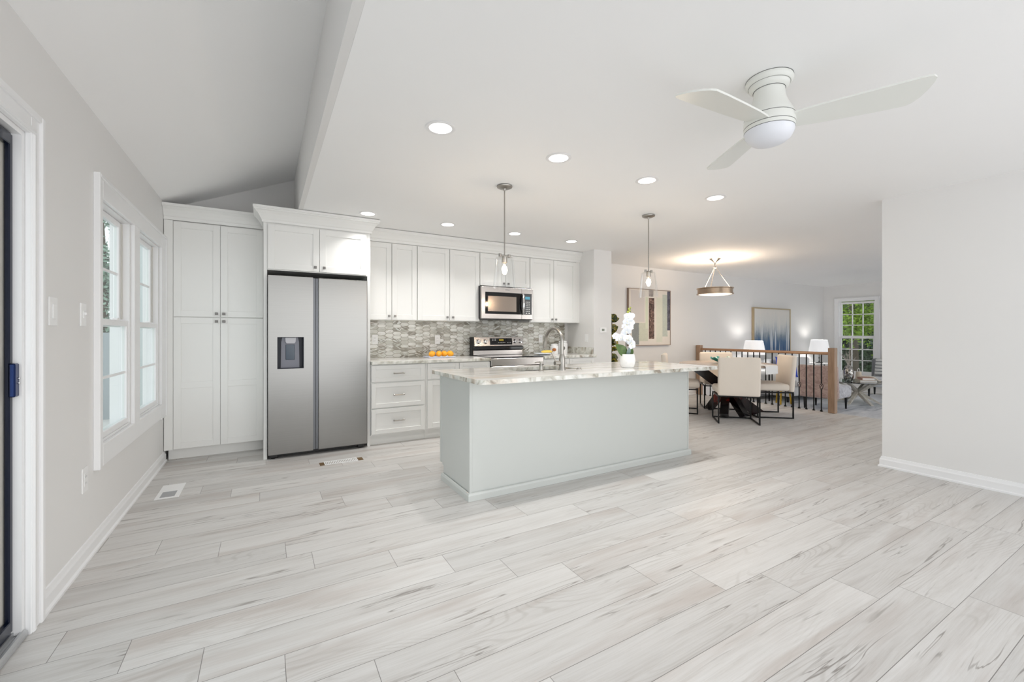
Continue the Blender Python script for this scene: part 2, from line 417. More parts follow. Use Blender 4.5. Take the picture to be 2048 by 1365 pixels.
# ceilings
struct(box(.3125, XE+.15, -1.0, 5.65, ZC, ZC+.1), 'ceiling', M_ceil)
sl = MB(); z0 = 2.43; z1 = 2.915
sl.prism([(XL-.12, z0-.05), (.29, z1), (.29, z1+.06), (XL-.12, z0+.01)], -1.0, 5.45, 'y'); struct(sl, 'ceiling', M_ceil)
struct(box(.272, .312, -1.0, 5.31, ZC, 2.93), 'trim_1', M_wall)      # soffit face up to the slope
# left wall with a sliding-door opening and two window openings
DY0, DY1, DZ = -.9, 2.43, 2.0
WA = (3.285, 3.95); WB = (4.12, 4.86); WZ = (.56, 1.985)
lw = MB()
def seg(y0, y1, za, zb): lw.box(XL-.10, XL, y0, y1, za, zb)
seg(-1.0, DY0, 0, 2.46); seg(DY0, DY1, DZ, 2.46); seg(DY1, WA[0], 0, 2.46)
seg(WA[0], WB[1], 0, WZ[0]); seg(WA[0], WB[1], WZ[1], 2.46); seg(WA[1], WB[0], *WZ); seg(WB[1], 5.46, 0, 2.46)
struct(lw, 'wall_left', M_wall)
# kitchen back wall, stub wall, dining/living back wall, right wall, far wall
struct(box(XL, 4.062, YK, YK+.14, 0, 3.1), 'wall_back', M_wall)
struct(box(4.062, 4.395, 4.69, YD+.14, 0, ZC), 'wall_column', M_wall)
struct(box(4.395, XE+.15, YD, YD+.14, FL, ZC), 'wall_dining', M_wall)
struct(box(XR, XR+.12, -1.0, YR, 0, ZC), 'wall_right', M_wall)
WF = (4.42, 5.16, .22, 2.0)
fw = MB(); fw.box(XE, XE+.14, .0, WF[0], FL, ZC); fw.box(XE, XE+.14, WF[1], YD, FL, ZC); fw.box(XE, XE+.14, WF[0], WF[1], FL, WF[2]); fw.box(XE, XE+.14, WF[0], WF[1], WF[3], ZC)
struct(fw, 'wall_far', M_wall)
# street side of the living room: wall with three tall window openings (out of view, lets the daylight in)
sw = MB(); Y0 = 0.0; holes = [(5.15, 7.1), (7.5, 9.7), (10.1, 12.1)]; xx = XR+.12
for a, b in holes: sw.box(xx, a, Y0-.14, Y0, FL, ZC); sw.box(a, b, Y0-.14, Y0, FL, -.1); sw.box(a, b, Y0-.14, Y0, 2.3, ZC); xx = b
sw.box(xx, XE, Y0-.14, Y0, FL, ZC); struct(sw, 'wall_street', M_wall)
# baseboards
BP = [(0, 0), (.024, 0), (.024, .012), (.015, .02), (.015, .065), (.010, .075), (.006, .092), (0, .095)]
def base(path, name, dz=0):
    mb = MB(); mb.sweep(path, [(o, z+dz) for o, z in BP]); return struct(mb, name, M_trim)
base([(XL, 2.52), (XL, 5.10)], 'baseboard_left')
base([(XR, -1.0), (XR, YR), (XR+.12, YR)][::-1], 'baseboard_right')
base([(4.395, YD), (4.395, 4.69), (4.062, 4.69)][::-1], 'baseboard_column')
base([(4.395, YD), (7.40, YD)], 'baseboard_dining')
base([(XS, YD), (XE, YD), (XE, .1)], 'baseboard_far', FL)
struct(box(XS-.1, XS+.006, .0, 5.5, FL, -.001), 'trim_2', M_trim)   # riser of the step down
# ------------------------------------------------ windows
def casing(mb, y0, y1, z0, z1, w, wb=None, t=.022, x=XL, sgn=1):
    """picture frame casing around an opening on a wall facing +x (sgn 1) or -x"""
    wb = wb or w
    def B(a, b, c, d, tt=t): mb.box(*sorted((x, x+sgn*tt)), a, b, c, d, bev=.003)
    B(y0-w, y0, z0-wb, z1+w); B(y1, y1+w, z0-wb, z1+w); B(y0, y1, z1, z1+w); B(y0, y1, z0-wb, z0)
    def R(a, b, c, d): mb.box(*sorted((x, x+sgn*(t+.008))), a, b, c, d, bev=.003)
    e = .018
    R(y0-w-.001, y0-w+e, z0-wb-.001, z1+w+.001); R(y1+w-e, y1+w+.001, z0-wb-.001, z1+w+.001); R(y0-w+e, y1+w-e, z1+w-e, z1+w+.001)
wn = thing('window_1', 'double white sash window unit in the left wall beside the pantry', 'window', (XL, 4.08, WZ[0])); wn['kind'] = 'structure'
mb = MB()
def cb(y0, y1, z0_, z1_, t=.022): mb.box(XL, XL+t, y0, y1, z0_, z1_, bev=.003)
cb(3.205, 3.285, .44, 2.10); cb(4.88, 5.06, .43, 2.10); cb(3.285, 4.88, 1.975, 2.10); cb(3.96, 4.11, .56, 1.975); cb(3.285, 4.88, .44, .565)
cb(3.203, 3.225, .438, 2.102, .03); cb(3.226, 5.04, 2.08, 2.102, .031); cb(5.041, 5.062, .438, 2.102, .03)
mb.build('casing', M_trim, wn)
def sash(par, y0, y1, z0_, z1_, x, name, lock=False):
    mb = MB(); w = .038
    mb.box(x-.03, x, y0, y0+w, z0_, z1_, bev=.003); mb.box(x-.03, x, y1-w, y1, z0_, z1_, bev=.003)
    mb.box(x-.03, x, y0+w, y1-w, z0_, z0_+w, bev=.003); mb.box(x-.03, x, y0+w, y1-w, z1_-w, z1_, bev=.003)
    zm = (z0_+z1_)/2; mb.box(x-.018, x-.008, y0+w, y1-w, zm-.008, zm+.008)
    o = mb.build(name, M_trim, par)
    box(x-.016, x-.012, y0+w, y1-w, z0_+w, z1_-w).build('pane', M_glass, o)
    if lock:
        k = MB(); k.box(x-.012, x+.02, (y0+y1)/2-.02, (y0+y1)/2+.02, z1_-.001, z1_+.012, bev=.003); k.build('sash_lock', M_trim, o)
for (a, b) in (WA, WB):
    jm = MB(); jm.box(XL-.105, XL-.001, a, a+.018, *WZ); jm.box(XL-.105, XL-.001, b-.018, b, *WZ); jm.box(XL-.105, XL-.001, a+.018, b-.018, WZ[1]-.018, WZ[1]); jm.box(XL-.105, XL-.001, a+.018, b-.018, WZ[0], WZ[0]+.02)
    jm.build('frame', M_trim, wn)
    sash(wn, a+.018, b-.018, .58, 1.29, XL-.006, 'lower_sash', True)
    sash(wn, a+.018, b-.05, 1.245, 1.965, XL-.040, 'upper_sash')
    box(XL-.075, XL-.035, b-.048, b-.0185, 1.30, 1.96).build('balance_channel', M_cream, wn, 'grey recessed channel beside the upper sash')
wf = thing('window_2', 'white grilled sash window at the far end of the living room', 'window', (XE, 4.79, WF[2])); wf['kind'] = 'structure'
mb = MB(); casing(mb, WF[0], WF[1], WF[2], WF[3], .085, .12, .022, XE, -1); mb.build('casing', M_trim, wf)
for nm, za, zb, x in (('upper_sash', 1.10, 1.985, XE+.055), ('lower_sash', .235, 1.135, XE+.02)):
    mb = MB(); y0, y1 = WF[0], WF[1]; w = .05
    mb.box(x, x+.03, y0, y0+w, za, zb, bev=.003); mb.box(x, x+.03, y1-w, y1, za, zb, bev=.003); mb.box(x, x+.03, y0+w, y1-w, za, za+w, bev=.003); mb.box(x, x+.03, y0+w, y1-w, zb-w, zb, bev=.003)
    for k in (1, 2):
        yy = y0+w + (y1-y0-2*w)*k/3; mb.box(x+.004, x+.022, yy-.01, yy+.01, za+w, zb-w)
        zz = za+w + (zb-za-2*w)*k/3; mb.box(x+.004, x+.022, y0+w, y1-w, zz-.01, zz+.01)
    o = mb.build(nm, M_trim, wf); box(x+.012, x+.015, y0+w, y1-w, za+w, zb-w).build('pane', M_glass, o)
mb = MB(); mb.box(XE, XE+.12, WF[0]-.0, WF[0]+.012, WF[2], WF[3]); mb.box(XE, XE+.12, WF[1]-.012, WF[1], WF[2], WF[3]); mb.box(XE, XE+.12, WF[0]+.012, WF[1]-.012, WF[2], WF[2]+.014); mb.build('frame', M_trim, wf)
# ------------------------------------------------ sliding door
dr = thing('door_1', 'white cased patio door with dark screen frame at the left edge', 'door', (XL, 1.1, 0)); dr['kind'] = 'structure'
mb = MB(); x = XL
mb.box(x, x+.020, DY1, 2.525, 0, DZ+.095, bev=.003); mb.box(x, x+.020, DY0-.09, DY0, 0, DZ+.095, bev=.003); mb.box(x, x+.020, DY0, DY1, DZ, DZ+.095, bev=.003)
mb.box(x, x+.030, 2.497, 2.5265, 0, DZ+.0965, bev=.005); mb.box(x, x+.030, DY0-.09, 2.4965, DZ+.067, DZ+.0965, bev=.005)
mb.box(x, x+.028, DY1+.004, DY1+.03, 0, DZ+.004, bev=.006); mb.box(x, x+.028, DY0, DY1+.03, DZ+.004, DZ+.03, bev=.006)
mb.build('casing', M_trim, dr)
mb = MB(); mb.box(x-.12, x-.0005, DY1-.02, DY1, 0.02, DZ); mb.box(x-.15, x-.0005, DY0, DY0+.02, .02, DZ); mb.box(x-.15, x-.0005, DY0+.02, DY1-.02, DZ-.02, DZ); mb.build('jamb', M_trim, dr)
mb = MB(); mb.box(x-.15, x+.012, DY0, DY1, .0005, .018, bev=.004); mb.box(x-.03, x-.022, DY0, DY1-.02, .018, .034); mb.box(x-.06, x-.052, DY0, DY1-.02, .018, .04); mb.box(x-.012, x+.012, DY0, DY1, .012, .030, bev=.008)
mb.build('threshold', mat('aluminium_track', (190, 192, 194), .35, .6), dr)
mb = MB(); xs = x-.04
mb.box(xs, xs+.016, 2.385, 2.4095, .04, 1.975, bev=.004); mb.box(xs, xs+.02, .95, 2.385, 1.93, 1.975, bev=.003); mb.box(xs, xs+.02, .95, 2.385, .04, .09, bev=.003); mb.box(xs, xs+.02, .95, .98, .09, 1.93)
sc_ = mb.build('screen_frame', M_navy, dr, 'dark blue-black screen door frame')
mb = MB(); mb.box(xs+.0165, xs+.034, 2.375, 2.409, .955, 1.085, bev=.004); mb.build('latch', mat('latch_navy_metal', (22, 40, 84), .2, .7), sc_)
for zz in (1.008, 1.026): MB().ball((xs+.035, 2.402, zz), .0045, 10).build('screw', M_chrome, sc_)
mb = MB(); xp = x-.078
mb.box(xp, xp+.035, 2.33, 2.405, .045, 1.97, bev=.004); mb.box(xp, xp+.035, 1.0, 2.33, 1.90, 1.97); mb.box(xp, xp+.035, 1.0, 2.33, .045, .14); mb.box(xp, xp+.035, .95, 1.02, .14, 1.90)
sd = mb.build('sliding_panel', M_cream, dr); box(xp+.015, xp+.02, 1.02, 2.33, .14, 1.90).build('pane', M_glass, sd)
# ================================================================== KITCHEN
def shaker(par, x0, x1, z0_, z1_, y, name='door', rail=.058, mid=None, knob=None, handle=False, rec=.011):
    """five piece door facing -y, face at y"""
    mb = MB(); t = .02; g = .0015
    x0 += g; x1 -= g; z0_ += g; z1_ -= g
    mb.box(x0, x0+rail, y, y+t, z0_, z1_, bev=.0012); mb.box(x1-rail, x1, y, y+t, z0_, z1_, bev=.0012)
    mb.box(x0+rail, x1-rail, y, y+t, z0_, z0_+rail, bev=.0012); mb.box(x0+rail, x1-rail, y, y+t, z1_-rail, z1_, bev=.0012)
    if mid: mb.box(x0+rail, x1-rail, y, y+t, mid-rail/2, mid+rail/2, bev=.0012)
    mb.box(x0+rail-.002, x1-rail+.002, y+rec, y+t-.001, z0_+rail-.002, z1_-rail+.002)
    o = mb.build(name, M_cab, par)
    if knob:
        kx, kz = knob; k = MB(); k.lathe([(.006, 0), (.005, .014)], (kx, y, kz), 10, True, Matrix.Rotation(PI/2, 4, 'X'))
        k.box(kx-.0125, kx+.0125, y-.026, y-.013, kz-.0125, kz+.0125, bev=.002); k.build('knob', M_knob, o, smooth=False)
    if handle:
        kx, kz = (x0+x1)/2, (z0_+z1_)/2; k = MB()
        for s in (-1, 1): k.box(kx+s*.052-.008, kx+s*.052+.008, y-.024, y, kz-.007, kz+.007, bev=.002)
        k.tube([(kx-.058, y-.026, kz), (kx-.03, y-.03, kz), (kx+.03, y-.03, kz), (kx+.058, y-.026, kz)], .0055, 8); k.build('handle', M_nickel, o)
    return o
CRN = [(0, 2.265), (.012, 2.265), (.014, 2.285), (.020, 2.292), (.030, 2.312), (.046, 2.34), (.066, 2.362), (.078, 2.368), (.078, 2.378), (.084, 2.382), (.084, 2.404), (0, 2.404)]
# pantry
PX0, PX1, PY = -.805, -.022, 5.06
pt = thing('pantry_cabinet', 'tall white pantry cabinet in the left corner with four shaker doors', 'cabinet', ((PX0+PX1)/2, 5.18, 0))
box(PX0, PX1, PY+.0205, YK-.002, .105, 2.27).build('body', M_cab, pt)
box(PX0-.0, PX1, PY+.09, PY+.115, .0, .105).build('toe_kick', M_cab, pt)
box(PX0-.02, -.759, PY+.004, PY+.0205, .105, 2.27).build('filler_strip', M_cab, pt)
xm = -.389
shaker(pt, -.757, xm, .108, 1.357, PY, mid=.71, knob=(xm-.03, 1.320)); shaker(pt, xm, -.024, .108, 1.357, PY, mid=.71, knob=(xm+.03, 1.320))
shaker(pt, -.757, xm, 1.362, 2.262, PY, knob=(xm-.03, 1.395)); shaker(pt, xm, -.024, 1.362, 2.262, PY, knob=(xm+.03, 1.395))
mb = MB(); mb.sweep([(XL+.002, PY+.012), (-.024, PY+.012)], [(0, 2.272), (.012, 2.272), (.014, 2.30), (.020, 2.306), (.028, 2.33), (.046, 2.362), (.07, 2.382), (.084, 2.388), (.084, 2.412), (0, 2.412)]); mb.build('crown_moulding', M_cab, pt)
# fridge surround
fs = thing('fridge_surround_cabinet', 'white cabinet above the refrigerator with side panels and crown', 'cabinet', (.465, 4.98, 0))
FX0, FX1, FY = -.0215, .962, 4.69
box(FX0, FX0+.03, FY, 5.06, .0, 2.275).build('side_panel', M_cab, fs)
box(FX1-.03, FX1, FY, YK-.002, .0, 2.275).build('side_panel', M_cab, fs)
box(FX0+.0305, FX1-.0305, FY+.001, YK-.004, 1.812, 2.275).build('body', M_cab, fs)
shaker(fs, .014, .466, 1.818, 2.250, 4.67, knob=(.425, 1.862)); shaker(fs, .466, .918, 1.818, 2.250, 4.67, knob=(.507, 1.862))
mb = MB(); mb.sweep([(FX0, 4.972), (FX0, FY-.004), (FX1, FY-.004), (FX1, 5.0)][::-1], [(-o, z) for o, z in CRN]); mb.build('crown_moulding', M_cab, fs)
# refrigerator
rf = thing('refrigerator', 'large stainless side-by-side refrigerator with water dispenser', 'refrigerator', (.471, 4.98, 0))
RY = 4.64
box(.022, .920, RY+.085, 5.25, .035, 1.745).build('body', mat('fridge_side_grey', (70, 72, 75), .4, .5), rf)
mb = MB(); dx0, dx1, dz0, dz1 = .093, .321, .862, 1.168
mb.box(.016, dx0, RY, RY+.08, .045, 1.757); mb.box(dx1, .404, RY, RY+.08, .045, 1.757); mb.box(dx0, dx1, RY, RY+.08, .045, dz0); mb.box(dx0, dx1, RY, RY+.08, dz1, 1.757)
bmesh.ops.remove_doubles(mb.bm, verts=mb.bm.verts[:], dist=.0001)
fd = mb.build('door', M_steel, rf)
mb = MB(); mb.box(.4045, .428, RY+.018, RY+.075, .05, 1.752); mb.build('handle_channel', mat('grey_handle_recess', (112, 114, 118), .35, .7), fd)
mb = MB(); mb.box(.452, .922, RY, RY+.08, .045, 1.757, bev=.006, seg=3); fd2 = mb.build('door', M_steel, rf)
mb = MB(); mb.box(.432, .4515, RY+.018, RY+.075, .05, 1.752); mb.build('handle_channel', MATS['grey_handle_recess'], fd2)
box(.4285, .4315, RY+.03, RY+.08, .05, 1.75).build('door_gap', M_dark, rf)
dp = MB()
dp.box(dx0, dx1, RY+.055, RY+.06, dz0, dz1); dp.box(dx0, dx0+.004, RY+.001, RY+.055, dz0, dz1); dp.box(dx1-.004, dx1, RY+.001, RY+.055, dz0, dz1); dp.box(dx0+.004, dx1-.004, RY+.001, RY+.055, dz1-.004, dz1); dp.box(dx0+.004, dx1-.004, RY+.001, RY+.055, dz0, dz0+.006)
dpo = dp.build('dispenser', mat('glossy_navy_plastic', (5, 12, 34), .45), fd)
dp = MB(); dp.prism([(dx0+.030, dz0+.006), (dx1-.036, dz0+.006), (dx1-.040, dz1-.05), (dx1-.048, dz1-.005), (dx0+.042, dz1-.005), (dx0+.034, dz1-.05)], RY+.045, RY+.0545, 'y'); dp.build('dispenser_backplate', mat('grey_dispenser_plastic', (122, 124, 136), .3), fd)
dp = MB(); dp.box(dx0+.072, dx1-.078, RY+.036, RY+.0445, dz0+.085, dz1-.075, bev=.002); dp.build('water_paddle', mat('slate_glass', (48, 66, 84), .08), fd)
dp = MB(); dp.prism([(dx0+.07, dz1-.045), (dx0+.08, dz1-.062), (dx1-.08, dz1-.062), (dx1-.07, dz1-.045), (dx1-.068, dz1-.006), (dx0+.068, dz1-.006)], RY+.020, RY+.0445, 'y'); dp.build('control_panel', mat('light_grey_controls', (188, 188, 194), .25), fd)
box(.10, .83, RY+.07, RY+.1, .014, .044).build('base_grille', M_black, rf)
for a, b in ((.02, .10), (.83, .90)):
    box(a, b, RY+.03, RY+.09, .008, .044, bev=.006).build('roller_housing', M_black, rf)
    MB().lathe([(.02, .0), (.022, .0085)], ((a+b)/2, RY+.06, 0), 14).build('leveling_foot', M_black, rf)
# base cabinets
BY = 4.665
def basecab(name, label, x0, x1, fronts, y=BY, end=None):
    t = thing(name, label, 'cabinet', ((x0+x1)/2, y+.3, 0), group='white base cabinets along the back wall')
    box(x0+.0005, x1-.0005, y+.0205, YK-.012, .105, .868).build('body', M_cab, t)
    box(x0+.0005, x1-.0005, y+.075, y+.09, .0, .1045).build('toe_kick', M_cab, t)
    for nm, a, b, c, d, kw in fronts: shaker(t, a, b, c, d, y, nm, **kw)
    return t
R6 = dict(rail=.045, handle=True)
basecab('base_cabinet', 'white three-drawer base cabinet right beside the refrigerator', .965, 1.573, [('drawer', .968, 1.556, .680, .860, R6), ('drawer', .968, 1.556, .402, .668, R6), ('drawer', .968, 1.556, .122, .390, R6)])
basecab('base_cabinet', 'white base cabinet with drawers and doors just left of the range', 1.5735, 2.386, [('drawer', 1.588, 1.974, .680, .860, R6), ('drawer', 1.978, 2.384, .680, .860, R6), ('door', 1.588, 1.974, .122, .668, dict(knob=(1.945, .63))), ('door', 1.978, 2.384, .122, .668, dict(knob=(2.01, .63)))])
basecab('base_cabinet', 'white base cabinet right of the range ending at the stub wall', 3.166, 4.06, [('drawer', 3.175, 3.60, .680, .860, R6), ('drawer', 3.604, 4.04, .680, .860, R6), ('door', 3.175, 3.60, .122, .668, dict(knob=(3.57, .63))), ('door', 3.604, 4.04, .122, .668, dict(knob=(3.64, .63)))])
tag(box(.966, 2.384, 4.635, YK-.001, .8705, .9045, bev=.004, seg=2).build('countertop', M_stone), 'veined stone countertop between refrigerator and range', 'countertop')
ct = thing('countertop', 'short veined stone countertop right of the range with a side splash', 'countertop', (3.61, 4.97, .8705))
box(3.168, 4.0605, 4.635, YK-.001, .8705, .9045, bev=.004, seg=2).build('slab', M_stone, ct)
box(4.040, 4.0605, 4.70, YK-.012, .905, 1.003, bev=.002).build('side_splash', M_stone, ct)
tag(box(.967, 4.0, YK-.010, YK-.0005, .905, 1.45).build('tile_backsplash', M_tile), 'grey and beige picket mosaic tile backsplash behind the range', 'backsplash')
# wall cabinets
UY = 5.0
def wallcab(label, x0, x1, z0_, doors, dz0=None):
    t = thing('wall_cabinet', label, 'cabinet', ((x0+x1)/2, 5.15, z0_), group='white wall cabinets over the backsplash')
    box(x0+.0005, x1-.0005, UY+.0205, YK-.001, z0_, 2.262).build('body', M_cab, t)
    for a, b, k in doors: shaker(t, a, b, z0_+.004, 2.254, UY, knob=(k, z0_+.045))
wallcab('white wall cabinet nearest the refrigerator, its left door narrowed by the surround', .964, 1.573, 1.360, [(.966, 1.268, 1.236), (1.272, 1.570, 1.304)])
wallcab('white two-door wall cabinet just left of the microwave', 1.5735, 2.4055, 1.360, [(1.578, 1.987, 1.953), (1.991, 2.402, 2.028)])
wallcab('short white wall cabinet directly above the microwave', 2.406, 3.1745, 1.826, [(2.410, 2.789, 2.757), (2.793, 3.171, 2.824)])
wallcab('white two-door wall cabinet right of the microwave', 3.175, 3.9905, 1.360, [(3.180, 3.576, 3.545), (3.580, 3.985, 3.612)])
mb = MB(); mb.box(.966, 4.0615, UY+.012, UY+.03, 2.2625, 2.404)
mb.sweep([(.966, UY+.012), (4.0615, UY+.012)], [(0, 2.262), (.014, 2.262), (.016, 2.290), (.022, 2.296), (.03, 2.32), (.042, 2.345), (.056, 2.362), (.064, 2.368), (.064, 2.404), (0, 2.404)])
mb.box(3.991, 4.0615, UY+.012, UY+.03, 1.362, 2.262)
tag(mb.build('crown_moulding', M_cab), 'long white crown moulding over the wall cabinets', 'moulding')
# range
rg = thing('range_oven', 'freestanding stainless electric range in the back counter run', 'range', (2.777, 4.98, 0))
RX0, RX1 = 2.389, 3.163
box(RX0, RX1, 4.70, 5.22, .03, .895).build('body', mat('range_black_side', (16, 16, 18), .4), rg)
mb = MB(); mb.box(RX0-.001, RX1+.001, 4.655, 5.215, .8955, .9105, bev=.003); mb.build('cooktop', M_bglass, rg)
mb = MB(); mb.box(RX0, RX1, 4.645, 4.6995, .80, .8945, bev=.004); mb.build('front_rail', M_steel2, rg)
mb = MB(); mb.box(RX0, RX1, 4.640, 4.6995, .23, .795, bev=.006); od = mb.build('oven_door', M_steel2, rg)
mb = MB(); mb.box(RX0+.09, RX1-.09, 4.636, 4.6405, .33, .62); mb.build('oven_window', M_bglass, od)
mb = MB(); mb.tube([(RX0+.06, 4.60, .745), (RX1-.06, 4.60, .745)], .013, 12)
for xx_ in (RX0+.08, RX1-.08): mb.box(xx_-.012, xx_+.012, 4.60, 4.642, .735, .755)
mb.build('handle', M_steel2, od)
mb = MB(); mb.box(RX0, RX1, 4.645, 4.6995, .06, .225, bev=.004); mb.build('drawer', M_steel2, rg)
mb = MB(); mb.box(RX0, RX1, 5.1955, 5.285, .90, 1.155, bev=.004); mb.build('backguard', mat('range_back_black', (12, 12, 14), .3), rg)
mb = MB(); mb.prism([(5.150, 1.035), (5.170, 1.152), (5.196, 1.156), (5.196, 1.030)], RX0+.012, RX1-.004, 'x'); cp = mb.build('control_panel', M_steel2, rg)
mb = MB(); mb.box(RX0+.006, RX1-.002, 5.176, 5.1955, .912, .975, bev=.003); mb.build('backguard_trim', M_steel2, rg)
mb = MB(); mb.box(RX0+.006, RX1-.002, 5.150, 5.1955, .980, 1.027, bev=.008, seg=2); mb.build('vent_strip', M_bglass, rg)
nrm = Vector((0, -.1185, .0205)).normalized()
def onp(x_, k): return Vector((x_, 5.150 + .020*k, 1.035 + .117*k))
Mr = Matrix.Rotation(PI/2 - .17, 4, 'X')
for i, xx_ in enumerate((2.46, 2.565, 3.03, 3.115)):
    p = onp(xx_, .5); mb = MB(); mb.lathe([(.030, 0), (.030, .006), (.024, .010), (.022, .028), (.0, .030)], p, 20, True, Mr)
    kb = mb.build('knob', M_chrome, rg)
    a = Matrix.Rotation(.5*(i-1), 4, Mr.to_3x3() @ Vector((0, 0, 1)))
    mb = MB(); mb.box(-.004, .004, -.022, .022, .026, .036, bev=.001, M=Matrix.Translation(p) @ Mr @ Matrix.Rotation(.6*(i-1.5), 4, 'Z')); mb.build('pointer', M_steel2, kb)
mb = MB(); mb.box(2.635, 2.975, -.006, .008, -.045, .045, M=Matrix.Translation((0, 5.160-.003, 1.0935)) @ Matrix.Rotation(-.17, 4, 'X')); dsp = mb.build('display', M_bglass, rg)
mb = MB(); T = Matrix.Translation((0, 5.1505, 1.0935)) @ Matrix.Rotation(-.17, 4, 'X')
mb.box(2.77, 2.84, -.002, .001, .008, .034, M=T); mb.build('clock_digits', emis('amber_digits', (150, 130, 30), .35), dsp)
mb = MB()
for i in range(5): box(2.755+i*.024, 2.767+i*.024, -.002, .001, -.020, -.012, M=T).build('button', M_plast, dsp)
for i in range(3):
    for j in range(2): box(2.665+i*.022, 2.676+i*.022, -.002, .001, .012+j*.018, .020+j*.018, M=T).build('button', M_plast, dsp)
for i in range(3): box(2.90+i*.022, 2.908+i*.022, -.002, .001, -.02, -.012, M=T).build('button', M_plast, dsp)
# microwave
mw = thing('microwave_oven', 'stainless over-the-range microwave below the short cabinet', 'microwave', (2.778, 5.1, 1.39))
MX0, MX1, MY = 2.386, 3.166, 4.91
box(MX0, MX1, MY+.035, YK-.012, 1.395, 1.822).build('body', mat('microwave_black_case', (20, 20, 22), .4), mw)
mb = MB(); mb.box(MX0, 2.985, MY, MY+.0345, 1.395, 1.812, bev=.004, seg=2); md = mb.build('door', M_steel2, mw)
mb = MB(); mb.box(2.987, MX1, MY, MY+.0345, 1.395, 1.812, bev=.004, seg=2); mp_ = mb.build('control_side', M_steel2, mw)
mb = MB(); mb.box(2.437, 2.984, MY-.003, MY+.002, 1.458, 1.742, bev=.001); mwi = mb.build('window', M_bglass, md)
mb = MB(); mb.box(2.475, 2.90, MY-.004, MY-.0025, 1.492, 1.69); mb.build('viewing_screen', mat('dim_reflective_screen', (150, 138, 128), .18, .75), mwi)
mb = MB(); mb.box(2.988, 3.145, MY-.003, MY+.002, 1.458, 1.742, bev=.001); kp = mb.build('keypad', M_bglass, mp_)
mb = MB(); mb.box(3.04, 3.115, MY-.0045, MY-.0025, 1.665, 1.702); mb.build('display', emis('teal_display', (70, 130, 150), .5), kp)
mb = MB()
for i in range(3):
    for j in range(6): box(3.048+i*.024, 3.062+i*.024, MY-.0045, MY-.0025, 1.500+j*.025, 1.508+j*.025).build('button', M_plast, kp)
for i in range(2): box(3.050+i*.042, 3.070+i*.042, MY-.0045, MY-.0025, 1.472, 1.484).build('button', M_plast, kp)
mb = MB(); mb.tube([(3.005, MY-.002, 1.462), (2.995, MY-.03, 1.485), (2.988, MY-.046, 1.55), (2.988, MY-.05, 1.60), (2.988, MY-.046, 1.65), (2.995, MY-.03, 1.715), (3.005, MY-.002, 1.738)], [.013, .014, .015, .015, .015, .014, .013], 12); mb.build('handle', M_chrome, md)
mb = MB(); mb.box(MX0+.01, MX1-.01, MY+.01, YK-.03, 1.386, 1.3945); mb.build('underside_grille', M_black, mw)
mb = MB(); mb.box(2.735, 2.80, MY-.0008, MY+.001, 1.776, 1.784); mb.build('badge', mat('grey_badge', (120, 120, 122), .4, .5), md)
# outlets and switches
def plate_y(name, label, cat, x_, z_, y, kind='outlet', w=.072, h=.118):
    t = thing(name, label, cat, (x_, y, z_-h/2)); mb = MB(); mb.box(x_-w/2, x_+w/2, y-.006, y, z_-h/2, z_+h/2, bev=.002); pl = mb.build('cover_plate', M_plast, t)
    if kind == 'outlet':
        mb = MB(); mb.box(x_-.017, x_+.017, y-.0075, y-.0055, z_-.034, z_+.034, bev=.0008); rc = mb.build('receptacle', M_plast, t)
        for s in (-1, 1):
            box(x_-.008, x_-.006, y-.0085, y-.0074, z_+s*.017-.005, z_+s*.017+.005).build('slot', M_black, rc); box(x_+.005, x_+.007, y-.0085, y-.0074, z_+s*.017-.004, z_+s*.017+.004).build('slot', M_black, rc)
    else:
        mb = MB(); mb.box(x_-.016, x_+.016, y-.009, y-.0055, z_-.033, z_+.033, bev=.001); mb.build('rocker', M_plast, t)
    return t
yb = YK-.0105
plate_y('wall_outlet', 'white outlet on the tile beside the refrigerator panel', 'outlet', 1.142, 1.130, yb)
plate_y('wall_outlet', 'white outlet on the tile above the plate of lemons', 'outlet', 1.935, 1.125, yb)
plate_y('wall_outlet', 'white outlet on the tile right of the range backguard', 'outlet', 3.552, 1.125, yb)
def plate_x(name, label, cat, y_, z_, x_, sg, kind, w=.072, h=.118):
    t = thing(name, label, cat, (x_, y_, z_-h/2))
    def B(mb, d0, d1, a, b, c, d, bev=0): mb.box(*sorted((x_+sg*d0, x_+sg*d1)), a, b, c, d, bev=bev)
    mb = MB(); B(mb, 0, .006, y_-w/2, y_+w/2, z_-h/2, z_+h/2, .002); mb.build('cover_plate', M_plast, t)
    if kind == 'outlet':
        mb = MB(); B(mb, .0055, .0075, y_-.017, y_+.017, z_-.034, z_+.034, .0008); rc = mb.build('receptacle', M_plast, t)
        ms = mat('slot_grey', (150, 150, 152), .5)
        for s in (-1, 1):
            for a, b in ((-.008, -.006), (.005, .007)): mb = MB(); B(mb, .0074, .0082, y_+a, y_+b, z_+s*.017-.005, z_+s*.017+.005); mb.build('slot', ms, rc)
    elif kind == 'rocker':
        mb = MB(); B(mb, .0055, .010, y_-.016, y_+.016, z_-.033, z_+.033, .0015); mb.build('rocker', M_plast, t)
    else:
        mb = MB(); B(mb, .0055, .0095, y_-.012, y_+.012, z_-.02, z_+.02, .0015); mb.build('toggle_frame', M_plast, t)
        mb = MB(); B(mb, .009, .018, y_-.004, y_+.004, z_-.002, z_+.012, .001); mb.build('toggle', M_plast, t)
    return t
plate_x('light_switch', 'white rocker switch plate nearest the patio door', 'switch', 2.680, 1.300, XL, 1, 'rocker', .085, .128)
plate_x('light_switch', 'white switch plate nearest the window casing', 'switch', 3.045, 1.300, XL, 1, 'toggle', .075, .120)
plate_x('wall_outlet', 'white outlet low on the left wall under the switches', 'outlet', 3.07, .43, XL, 1, 'outlet', .08, .130)
